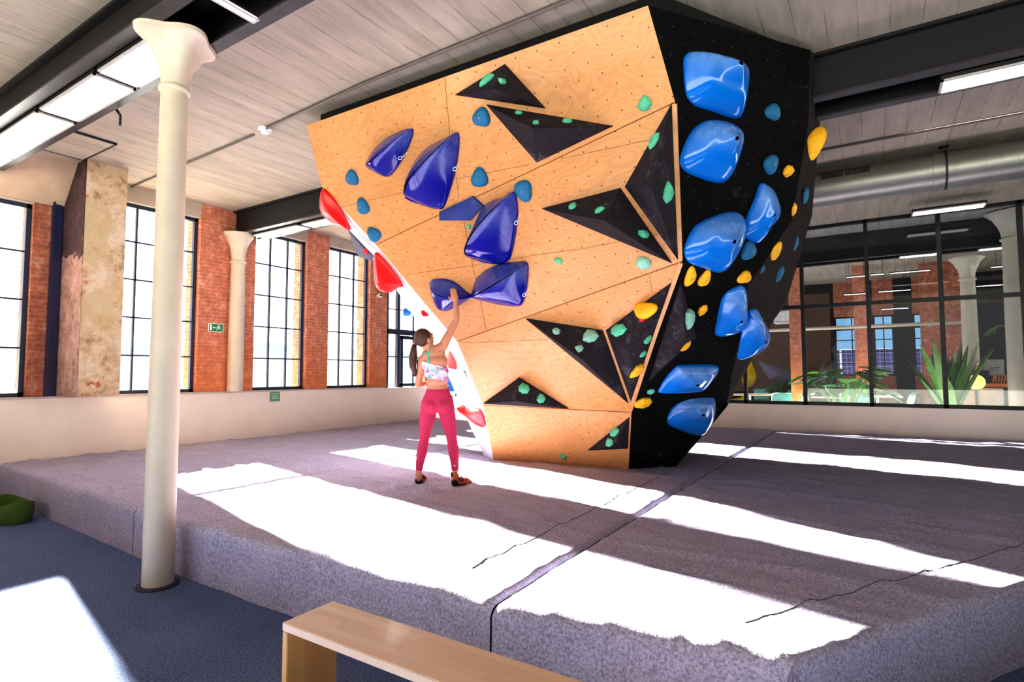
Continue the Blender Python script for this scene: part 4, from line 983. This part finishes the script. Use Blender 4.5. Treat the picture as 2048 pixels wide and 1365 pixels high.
# logo on the legging and straps laid on the back
bb = BVHTree.FromPolygons([PO+v.co for v in body.data.vertices], [tuple(p.vertices) for p in body.data.polygons])
def onback(zx, zy, off=.004):
    d = ray(760+zx*.337, 540+zy*.337).normalized(); p, n, _, _ = bb.ray_cast(EYE, d)
    return (p-d*off-PO) if p else W(zx, zy, -.09)-PO
for pts in ([(302, 578), (290, 545), (284, 512), (276, 498), (262, 488)], [(292, 580), (286, 545), (284, 515), (290, 490), (298, 462)]):
    b = B(); b.tube([onback(*p) for p in pts], .0055, 8); b.out('strap', M['strap'], who, True)
lb = BVHTree.FromPolygons([PO+v.co for v in lg.data.vertices], [tuple(p.vertices) for p in lg.data.polygons])
def onleg(zx, zy):
    d = ray(760+zx*.337, 540+zy*.337).normalized(); p, n, _, _ = lb.ray_cast(EYE, d); return (p-d*.003-PO) if p else W(zx, zy, -.04)-PO
b = B(); q = [onleg(*p) for p in ((436, 1158), (450, 1160), (441, 1172))]; b.tube(q, .0022, 6); b.tube([onleg(434, 1162), onleg(443, 1164)], .0018, 6); b.out('logo', M['signwhite'], lg)
# face details
for s_ in (-1, 1):
    b = B(); b.ball(hd(s_*.03, .079, .008)-PO, .011, 12); b.out('eye', M['eye'], who, True)
    b = B(); b.tube([hd(s_*.016, .091, .028)-PO, hd(s_*.032, .088, .032)-PO, hd(s_*.046, .078, .026)-PO], .003, 6); b.out('eyebrow', M['hair'], who, True)
b = B(); b.ball(hd(0, .097, -.055)-PO, 1, 12, (.018, .006, .007), rot=HR); b.out('lips', M['lips'], who, True)
# hair: cap, gathered tail and tie
b = B(); b.ball(HC+HR @ V((0, -.012, .012)), 1, 28, (.082, .092, .098), rot=HR); b.ball(hd(0, -.07, -.005), 1, 16, (.05, .045, .05), rot=HR)
tail0 = W(207, 437, -.02); cone(b, hd(0, -.06, 0), .05, tail0, .024)
hair = solid(b, 'hair', M['hair'], who, .006, 3, cuts=[(hd(0, .048, .02), (HR @ V((0, 1, -.55))).normalized())])
b = B(); b.tube([tail0-PO+(-CR*.0), W(200, 470, -.03)-PO, W(192, 520, -.03)-PO, W(194, 570, -.02)-PO, W(205, 610, -.01)-PO, W(212, 634, 0)-PO], [.020, .030, .036, .034, .022, .004], 14)
for k in range(9):
    o_ = V((random.uniform(-.02, .02), random.uniform(-.02, .02), 0)); b.tube([tail0-PO+o_*.5, W(194+k*1.5, 520, -.035)-PO+o_*1.2, W(203+k*2, 625+k*2, 0)-PO+o_], [.008, .010, .002], 6)
b.out('ponytail', M['hair'], who, True)
b = B(); m = frame(W(203, 455, -.02)-tail0, CR); b.tube([tail0-PO+m @ V((.022*math.cos(t), .022*math.sin(t), 0)) for t in [k*PI/8 for k in range(17)]], .008, 8, False); b.out('hair_tie', M['pink'], who, True)
# climbing shoes
def shoe(heel, toe):
    zb = MZ-.026; h = V((heel.x, heel.y, zb)); t = V((toe.x, toe.y, zb)); d = (t-h).normalized(); L_ = .215
    s = empty('shoe', (0, 0, 0)); s.parent = who
    b = B(); chain(b, [(h+V((0, 0, .038))+d*.01, .034), (h+d*.07+V((0, 0, .036)), .036), (h+d*.13+V((0, 0, .032)), .038), (h+d*.175+V((0, 0, .022)), .022)])
    cone(b, h+d*.02+V((0, 0, .05)), .034, h+d*.012+V((0, 0, .095)), .036)
    solid(b, 'upper', M['shoeor'], s, .006, 3)
    b = B(); b.ball(h+d*.006+V((0, 0, .035)), .040, 16, (1, 1, .95)); side = d.cross(V((0, 0, 1))).normalized()
    for k in range(5):
        c_ = h+d*(.02+.036*k)+V((0, 0, .014)); b.ball(c_, .037-.002*abs(k-2.5), 14, (1, 1, .42))
    solid(b, 'rubber_sole', M['shoe'], s, .006, 2)
    b = B(); b.ball(h+d*.03+side*.006+V((0, 0, .062)), .037, 14, (.7, .95, .5)); solid(b, 'side_panel', M['shoeblue'], s, .006, 1)
    for k in (.03, .06):
        b = B(); q = [h+d*(k+.02)+side*math.cos(t)*.040+V((0, 0, .045+math.sin(t)*.036))-PO for t in [PI*j/8 for j in range(9)]]; b.tube(q, .006, 6); b.out('closure_strap', M['shoe'], s, True)
    b = B(); b.bar(h-d*.03+V((0, 0, .09))-PO, h-d*.034+V((0, 0, .14))-PO, .02, .004); b.out('pull_tab', M['shoe'], s)
fl = W(231, 1262, 0); fr = W(446, 1266, 0)
hl, hr = onz(760+228*.337, 540+1258*.337, MZ), onz(760+442*.337, 540+1268*.337, MZ)
shoe(hl, hl+(CF*.95+CR*.25)); shoe(hr, hr+(CR*.75+CF*.45))

# ------------------------------------------------------------------ cafe beyond the glass
YB2 = 20.0
b = B(); b.box((-9.16, 12.12, 0), (8.9, 19.99, .2)); struct(b.out('floor', M['floor']))
ops = [(1670, 1741), (1748, 1790), (1828, 1893), (1900, 1937)]  # openings made for windows that show as a reflection in the screen
xs = [(ony(a, 700, YB2).x, ony(c, 700, YB2).x) for a, c in ops]
zt_, zb_ = ony(1730, 632, YB2).z, ony(1730, 752, YB2).z
b = B(); b.box((-9.6, YB2, 0), (xs[0][0], YB2+.3, ZC))
for (a, c), (d, e_) in zip(xs, xs[1:]): b.box((c, YB2, 0), (d, YB2+.3, ZC))
b.box((xs[-1][1], YB2, 0), (9, YB2+.3, ZC)); struct(b.out('wall_back', M['dark']))
b = B()
for a, c in xs: b.box((a, YB2, 0), (c, YB2+.3, zb_)); b.box((a, YB2, zt_), (c, YB2+.3, ZC))
struct(b.out('wall_back', M['brick2']))
def window_y(idx, x0, x1, z0, z1, nv, nh, y):
    e = empty('window_%d' % idx, ((x0+x1)/2, y, z0), kind='structure'); O = V(e.location); b = B(); w = .05
    for a, c in (((x0, y-.03, z0), (x0+w, y+.03, z1)), ((x1-w, y-.03, z0), (x1, y+.03, z1)), ((x0, y-.03, z0), (x1, y+.03, z0+w)), ((x0, y-.03, z1-w), (x1, y+.03, z1)), ((x0, y-.03, z1-.42), (x1, y+.03, z1-.28))): b.box(V(a)-O, V(c)-O)
    b.out('window_frame', M['pframe'], e); b = B()
    for i in range(1, nv): x = x0+(x1-x0)*i/nv; b.box(V((x-.014, y-.02, z0))-O, V((x+.014, y+.02, z1))-O)
    for i in range(1, nh): z = z0+(z1-z0)*i/nh; b.box(V((x0, y-.02, z-.014))-O, V((x1, y+.02, z+.014))-O)
    b.out('glazing_bar', M['pframe'], e); b = B(); b.box(V((x0, y-.004, z0))-O, V((x1, y+.004, z1))-O); b.out('pane', M['glass'], e)
for k, (a, c) in enumerate(xs): window_y(30+k, a, c, zb_, zt_, max(2, round((c-a)/.45)), 5, YB2+.12)  # added windows standing in for a reflection in the partition glass
# side wall of the cafe with sun coming in
b = B()
for y0, y1 in ((12.1, 13.2), (14.6, 15.4), (16.8, 17.6), (19.0, 20.3)): b.box((XW-.4, y0, 0), (XW, y1, ZC))
b.box((XW-.4, 12.1, 0), (XW, 20.3, .9)); b.box((XW-.4, 12.1, 4.0), (XW, 20.3, ZC)); struct(b.out('wall_left', M['brick2']))
def brickcol(px0, px1, y, label, dpt=.45, mat='brick'):
    x0, x1 = ony(px0, 700, y).x, ony(px1, 700, y).x
    b = B(); b.box((x0, y, 0), (x1, y+dpt, ZC)); o = b.out('brick_pillar', M[mat], loc=((x0+x1)/2, y, 0)); tag(o, label, 'pillar', 'brick pillars in the cafe')
brickcol(1580, 1606, 15.0, 'narrow orange brick pillar behind the glass, nearest the boulder'); brickcol(1710, 1744, 17.0, 'orange brick pillar in the middle of the cafe'); brickcol(1846, 1932, 17.6, 'widest brown brick pillar behind the big green plant', .6, 'brick2')
# lamps
for i, (p0, p1, lab) in enumerate([((1692, 555), (1735, 551), 'slim light bar in front of the middle brick pillar, upper left'), ((1741, 550), (1769, 548), 'shortest slim light bar right of the middle pillar'), ((1779, 547), (1861, 543), 'long slim light bar ending at the wide brick pillar'), ((1687, 590), (1737, 588), 'slim light bar low on the left of the screen'),
        ((1756, 584), (1822, 580), 'slim light bar between the two brick pillars, lower one'), ((1981, 535), (2060, 531), 'slim light bar upper right across the right column'), ((1952, 573), (2034, 568), 'slim light bar lower right across the right column'), ((1762, 619), (1817, 612), 'lowest slim light bar just below the transom')]):
    a, c = ony(*p0, 15.8), ony(*p1, 15.8); e = empty('light_bar', (a.x, 15.8, a.z), lab, 'light', 'slim light bars hanging in the cafe')
    L_ = c.x-a.x; b = B(); b.box((0, -.03, 0), (L_, .03, .025)); b.out('housing', M['lframe'], e); b = B(); b.box((.01, -.025, -.012), (L_-.01, .025, 0)); b.out('diffuser', M['lampdim'], e)
    b = B(); b.tube([(L_*.15, 0, .02), (L_*.15, 0, ZC-a.z)], .004, 4); b.tube([(L_*.85, 0, .02), (L_*.85, 0, ZC-a.z)], .004, 4); b.out('hanger_wire', M['lframe'], e)
a, c = ony(1822, 416, 11.2), ony(1970, 395, 11.2); zq = min(a.z, 3.98)
panel_light(a.x, c.x, 11.0, 11.3, 4.1, 'bright panel light just below the silver duct', 'panel lights near the glass screen', M['lamp'])
for (x0, x1, lab) in ((1797, 1880, 'panel light under the beam behind the glass, left of the cafe column'), (1956, 2040, 'panel light under the beam behind the glass, right of the cafe column')):
    a, c = ony(x0, 500, 13.2), ony(x1, 480, 13.2); panel_light(a.x, c.x, 13.1, 13.35, 3.76, lab, 'panel lights behind the glass', M['lamp'])
a, c = ony(1534, 662, 17), ony(1925, 645, 17); tubeobj('wall_pipe', [a, c], .045, 'cast', 'long white horizontal pipe across the cafe', 'pipe')
a, c = ony(1546, 622, 19.6), ony(1603, 646, 19.6); e = empty('air_conditioner', ((a.x+c.x)/2, 19.8, c.z), 'white wall mounted air conditioner beside the brick pillar', 'air conditioner')
w_, h_ = (c.x-a.x)/2, a.z-c.z; b = B(); b.box((-w_, -.12, 0), (w_, .19, h_), .03); b.out('casing', M['smoke'], e); b = B(); b.box((-w_*.9, -.135, .04), (w_*.9, -.12, .09)); b.out('air_flap', M['wallcap'], e)
bp = (V((0, 19.98, 0)), V((0, -1, 0)))
blob('climbing_hold', [(1500, 722), (1512, 745), (1512, 762), (1502, 774), (1488, 774), (1484, 750)], [(1496, 755)], .12, 'yplastic', 'yellow crescent shaped hold behind the glass beside the boulder', 'climbing hold', 'yellow holds behind the glass', plane=bp)
blob('climbing_hold', [(1494, 786), (1499, 800), (1500, 812), (1462, 812), (1460, 800), (1480, 796)], [(1485, 803)], .12, 'yplastic', 'low yellow hold behind the glass just above the sill', 'climbing hold', 'yellow holds behind the glass', plane=bp)
volume([(1516, 722), (1592, 747), (1590, 771), (1538, 759)], (1560, 750), .25, 'dark grey volume on the brown cafe wall behind the glass', 'greyvol', plane=bp)
b = B(); b.box((-9.2, 19.985, .9), (xs[0][0]-.1, 19.998, ZC-.3)); tag(b.out('brown_wall_panel', M['brown2'] if 'brown2' in M else simple('brown_wall_paint', (88, 68, 56), .8), None, loc=(-3, 19.99, 2)), 'large matt brown climbing panel on the far cafe wall', 'wall panel')
def chair(x, y, rz, label):
    e = empty('cafe_chair', (x, y, .2), label, 'chair', 'mint cafe chairs', rz=rz)
    b = B(); b.box((-.21, -.2, .43), (.21, .2, .455), .012); b.out('seat', M['chair'], e, True, ang=40)
    b = B(); g = []
    for i in range(9):
        t = -1+2*i/8; g.append([b.bm.verts.new((.22*t, .2+.04*(1-t*t)+dz*.08, .5+dz*(.34-.05*t*t))) for dz in (0, .3, .6, .85, 1)])
    for a, c in zip(g, g[1:]):
        for k in range(4): b.bm.faces.new((a[k], c[k], c[k+1], a[k+1]))
    o = b.out('backrest', M['chair'], e, True); md = o.modifiers.new('s', 'SOLIDIFY'); md.thickness = .012
    for sx in (-1, 1):
        for sy in (-1, 1): b = B(); b.tube([(sx*.17, sy*.15, .44), (sx*.22, sy*.21, 0)], .011, 6); b.out('leg', M['chair'], e, True)
def table(x, y, label, w=.7, d=.7):
    e = empty('cafe_table', (x, y, .2), label, 'table', 'cafe tables'); b = B(); b.box((-w/2, -d/2, .72), (w/2, d/2, .75), .004); b.out('table_top', M['ttop'], e)
    b = B(); b.tube([(0, 0, .02), (0, 0, .72)], .03, 12); b.out('pedestal', M['tleg'], e, True, ang=40); b = B(); b.lathe([(.22, 0), (.22, .01), (.04, .025)]); b.out('base', M['tleg'], e, True, ang=40)
for px, py_, y, w, lab in ((1500, 800, 16, 1.1, 'white cafe table nearest the boulder, in the sun'), (1588, 800, 17.2, 1.0, 'cafe table between the boulder and the first brick pillar'), (1668, 800, 15.2, .9, 'cafe table beside the bright leafy plant'), (1755, 800, 16.2, 1.0, 'pale cafe table right of the middle brick pillar')):
    table(ony(px, py_, y).x, y, lab, w)
for px, y, rz, lab in ((1528, 18.3, .4, 'mint chair closest to the yellow holds behind the glass'), (1560, 14.9, 3.4, 'mint chair turned sideways left of the first pillar'), (1588, 18.4, 0, 'mint chair facing the glass at the table by the first pillar'), (1636, 14.6, 1.4, 'mint chair left of the bright leafy plant'), (1702, 16.3, .1, 'mint chair in front of the middle brick pillar'), (1722, 14.6, 3.1, 'mint chair with its back to the glass below the middle pillar'), (1800, 16.5, -1.3, 'mint chair at the right end of the pale table')):
    chair(ony(px, 800, y).x, y, rz, lab)
def leafmesh(b, base, d, L_, wdt, droop, up_=V((0, 0, 1)), k=8):
    d = d.normalized(); side = d.cross(up_).normalized(); prev = None; p = V(base); dd = d.copy()
    for i in range(k+1):
        t = i/k; w = wdt*math.sin(PI*min(1, t*.93+.05))**.8
        a, m_, c = b.bm.verts.new(p-side*w), b.bm.verts.new(p-V((0, 0, w*.3))), b.bm.verts.new(p+side*w)
        if prev: b.bm.faces.new((prev[0], prev[1], m_, a)); b.bm.faces.new((prev[1], prev[2], c, m_))
        prev = (a, m_, c); dd = (dd+V((0, 0, -droop/k))).normalized(); p = p+dd*L_/k
def plant(px, y, h, label, kind, mat, n=16, r=.5, pot=True, z0=.2, seed=1):
    rnd = random.Random(seed); x = ony(px, 780, y).x; e = empty('potted_plant', (x, y, z0), label, 'plant')
    if pot:
        b = B(); b.lathe([(.14, 0), (.19, .32), (.2, .36), (.175, .36), (.17, .31)]); b.out('pot', M['pot'], e, True, ang=40)
        b = B(); b.lathe([(.0, .3), (.165, .315)]); b.out('soil', M['soil'], e)
    b = B(); s = B(); zb = .3 if pot else 0
    for k in range(n):
        a = rnd.uniform(0, 2*PI); sp_ = rnd.uniform(.15, 1)
        if kind == 'blade':
            L_ = h*rnd.uniform(.55, 1); d = V((math.cos(a)*sp_*.38, math.sin(a)*sp_*.35, 1)); leafmesh(b, (0, 0, zb), d, L_, .05*h, .7*sp_)
        elif kind == 'broad':
            top_ = V((math.cos(a)*r*sp_, math.sin(a)*r*sp_*.6, zb+h*rnd.uniform(.45, .85))); s.tube([(0, 0, zb), top_*.5+V((0, 0, zb*.6)), top_], .008, 5)
            leafmesh(b, top_, V((math.cos(a), math.sin(a)*.6, rnd.uniform(-.2, .5))), .42, .17, .9)
        else:
            d = V((math.cos(a), math.sin(a)*.5, .6)); leafmesh(b, (0, 0, 0), d, h*rnd.uniform(.6, 1), .02, 2.2)
    o = b.out('leaves', M[mat], e, True)
    if len(s.bm.verts): s.out('stems', M[mat], e, True)
plant(1900, 13.0, 1.75, 'tall bird of paradise plant behind the glass by the counter', 'blade', 'leaf', 44, seed=4)
plant(1690, 13.4, 1.35, 'bright sunlit broad leaved plant behind the glass in front of the middle pillar', 'broad', 'leaf', 34, .7, seed=2)
plant(1567, 17.9, 1.0, 'small dark leafy plant left of the first brick pillar', 'broad', 'leafd', 12, .3, seed=9)
p = ony(2022, 655, 13.6); e_pl = plant(2022, 13.6, .55, 'hanging palm like plant in front of the right column', 'palm', 'leaf', 26, pot=False, z0=p.z, seed=5)
# counter and what stands on it
def boxpx(name, px0, px1, pyt, y, dpt, mat, label, cat, z0=0, group=None):
    a, c = ony(px0, pyt, y), ony(px1, pyt, y); b = B(); b.box((a.x, y, z0), (c.x, y+dpt, a.z), .004)
    return tag(b.out(name, M[mat], None, loc=((a.x+c.x)/2, y+dpt/2, z0)), label, cat, group), a.z
_, zA = boxpx('counter', 1901, 1948, 751, 14.6, .7, 'counter', 'taller pale birch counter block beside the cafe column', 'counter')
_, zB = boxpx('counter', 1961, 2007, 777, 14.2, .9, 'counter', 'lower pale birch counter block with the orange wooden crate', 'counter')
p = ony(1953, 765, 14.0); e = empty('globe_lamp', (p.x, 14.05, 0), 'glowing warm yellow globe lamp at the front of the counter', 'lamp')
b = B(); b.ball((0, 0, p.z), .145, 24); b.out('globe_shade', M['globe'], e, True); b = B(); b.lathe([(.1, 0), (.1, .02), (.02, .03), (.02, p.z-.13), (.05, p.z-.12)]); b.out('stand', M['lframe'], e, True, ang=40)
o, zM = boxpx('coffee_machine', 1950, 1978, 742, 14.95, .3, 'grille', 'black coffee machine behind the globe lamp', 'coffee machine', z0=zB)
for k, px in enumerate((1959, 1972)):
    p = ony(px, 740, 15.05); e = empty('glass_jar', (p.x, 15.1, zM), ['left cream filled jar on the coffee machine', 'right cream filled jar on the coffee machine'][k], 'jar', 'jars on the coffee machine')
    b = B(); b.lathe([(.05, 0), (.055, .02), (.05, .1), (.03, .13)], n=16); b.out('jar_body', M['milk'], e, True, ang=40); b = B(); b.lathe([(.032, .13), (.032, .16), (.0, .17)], n=16); b.out('lid', M['smoke'], e, True, ang=40)
p = ony(1985, 773, 14.4); e = empty('wooden_crate', (p.x+.02, 14.45, zB), 'orange wooden crate with bread sticks on the lower counter', 'crate')
b = B()
for a, c in (((-.28, -.12, 0), (.28, .12, .015)), ((-.28, -.12, 0), (.28, -.105, .09)), ((-.28, .105, 0), (.28, .12, .09)), ((-.28, -.12, 0), (-.265, .12, .09)), ((.265, -.12, 0), (.28, .12, .09))): b.box(a, c)
b.out('crate_body', M['orange'], e)
for k in range(7): 
    b = B(); b.tube([(-.02+k*.04, 0, .03), (.02+k*.045, .03*(k % 3-1), .26+.03*(k % 2))], .012, 8)
    tag(b.out('bread_stick', M['orange'], None, True, loc=(0, 0, 0)), 'orange stick standing in the wooden crate', 'stick', 'sticks in the crate').location = e.location
p = ony(1990, 748, 15.0); e = empty('menu_stand', (p.x, 15.0, zB), 'grey printed menu card on a stand behind the crate', 'menu')
zz = ony(1990, 735, 15.0).z-zB; b = B(); b.box((-.15, -.005, zz-.17), (.15, .005, zz+.16)); b.out('card', M['paper'], e); b = B(); b.tube([(0, .01, 0), (0, .01, zz)], .01, 8); b.out('stand', M['counter'], e)
b = B(); b.bar((-.08, -.007, zz-.02), (.09, -.007, zz-.01), .015, .002, upv=(0, 1, 0)); b.bar((-.1, -.007, zz-.06), (.05, -.007, zz-.06), .01, .002, upv=(0, 1, 0)); b.out('print', M['grille'], e)

# ------------------------------------------------------------------ outside
for i in range(11):  # panels added to stand in for those mirrored in the partition glass
    x = ony(1650, 720, 24).x+i*1.02
    e = empty('reflected_solar_panel', (x, 24, -.5), 'dark blue solar panel added for the reflection in the cafe glass', 'solar panel', 'solar panels added for the reflection in the glass')
    b = B(); zt2 = ony(1750, 699, 24).z+.5; b.box((-.49, -.02, .9), (.49, .02, zt2)); b.out('cell_sheet', M['solar'], e)
    b = B()
    for a, c in (((-.505, -.03, .88), (-.485, .03, zt2+.02)), ((.485, -.03, .88), (.505, .03, zt2+.02)), ((-.5, -.03, zt2), (.5, .03, zt2+.02)), ((-.5, -.03, zt2*.62), (.5, .0-.022, zt2*.62+.02))): b.box(a, c)
    b.out('panel_frame', M['tleg'], e); b = B(); b.box((-.4, -.02, 0), (-.35, .02, .95)); b.box((.35, -.02, 0), (.4, .02, .95)); b.out('support', M['tleg'], e)
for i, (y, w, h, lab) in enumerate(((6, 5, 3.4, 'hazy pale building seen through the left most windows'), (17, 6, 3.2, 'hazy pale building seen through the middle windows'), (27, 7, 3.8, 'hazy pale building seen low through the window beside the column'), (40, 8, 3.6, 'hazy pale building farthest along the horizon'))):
    e = empty('distant_building', (-42, y, -.5), lab, 'building'); b = B(); b.box((-2, -w/2, 0), (2, w/2, h)); b.out('facade', M['haze_glow'], e)
    b = B(); b.poly([(-2.2, -w/2-.2, h), (2.2, -w/2-.2, h), (0, -w/2-.2, h+.8)]); b.poly([(-2.2, w/2+.2, h), (2.2, w/2+.2, h), (0, w/2+.2, h+.8)]); b.poly([(2.2, -w/2-.2, h), (2.2, w/2+.2, h), (0, w/2+.2, h+.8), (0, -w/2-.2, h+.8)]); b.poly([(-2.2, -w/2-.2, h), (-2.2, w/2+.2, h), (0, w/2+.2, h+.8), (0, -w/2-.2, h+.8)]); b.out('roof', M['haze_glow'], e)

# ------------------------------------------------------------------ light
SUN_AZ, SUN_EL, SUN_E = math.radians(-12.1), math.radians(16.5), 115
sd = bpy.data.lights.new('sun', 'SUN'); sd.energy = SUN_E; sd.angle = math.radians(1.1); sd.color = (1, .95, .86)
so = bpy.data.objects.new('sun', sd); C.objects.link(so)
dv = V((math.cos(SUN_AZ)*math.cos(SUN_EL), math.sin(SUN_AZ)*math.cos(SUN_EL), -math.sin(SUN_EL)))
so.rotation_euler = dv.to_track_quat('-Z', 'Y').to_euler(); so.location = (-12, 5, 6)
w = bpy.data.worlds.new('sky'); bpy.context.scene.world = w; w.use_nodes = True; t = w.node_tree
for n in list(t.nodes): t.nodes.remove(n)
tc = t.nodes.new('ShaderNodeTexCoord'); nrm = t.nodes.new('ShaderNodeVectorMath'); nrm.operation = 'DOT_PRODUCT'; nrm.inputs[1].default_value = (-1, 0, 0)
t.links.new(tc.outputs['Generated'], nrm.inputs[0])
r1 = t.nodes.new('ShaderNodeValToRGB'); t.links.new(nrm.outputs['Value'], r1.inputs[0]); e = r1.color_ramp.elements
e[0].position = .38; e[0].color = (0, 0, 0, 1); e[1].position = .62; e[1].color = (1, 1, 1, 1)
sy = t.nodes.new('ShaderNodeSeparateXYZ'); t.links.new(tc.outputs['Generated'], sy.inputs[0])
r2 = t.nodes.new('ShaderNodeValToRGB'); t.links.new(sy.outputs[1], r2.inputs[0]); e = r2.color_ramp.elements
e[0].position = .2; e[0].color = (.72, .70, .74, 1); e[1].position = .7; e[1].color = lin((150, 196, 228))
mx = t.nodes.new('ShaderNodeMixRGB'); t.links.new(r1.outputs[0], mx.inputs[0]); t.links.new(r2.outputs[0], mx.inputs[1]); mx.inputs[2].default_value = (3.2, 3.3, 3.6, 1)
r3 = t.nodes.new('ShaderNodeValToRGB'); t.links.new(sy.outputs[0], r3.inputs[0]); e = r3.color_ramp.elements
e[0].position = .25; e[0].color = (1, 1, 1, 1); e[1].position = .75; e[1].color = (.12, .11, .11, 1)
mm = t.nodes.new('ShaderNodeMixRGB'); mm.blend_type = 'MULTIPLY'; mm.inputs[0].default_value = 1; t.links.new(mx.outputs[0], mm.inputs[1]); t.links.new(r3.outputs[0], mm.inputs[2]); mx = mm
bg = t.nodes.new('ShaderNodeBackground'); bg.inputs[1].default_value = 1.0; t.links.new(mx.outputs[0], bg.inputs[0])
wo = t.nodes.new('ShaderNodeOutputWorld'); t.links.new(bg.outputs[0], wo.inputs[0])
sc_ = bpy.context.scene
sc_.view_settings.view_transform = 'Standard'; sc_.view_settings.look = 'None'; sc_.view_settings.exposure = 0.3; sc_.view_settings.gamma = 0.82
sc_.cycles.use_denoising = True; sc_.cycles.max_bounces = 10; sc_.cycles.diffuse_bounces = 6; sc_.cycles.transparent_max_bounces = 24; sc_.cycles.caustics_reflective = False; sc_.cycles.caustics_refractive = False
sc_.cycles.sample_clamp_indirect = 8
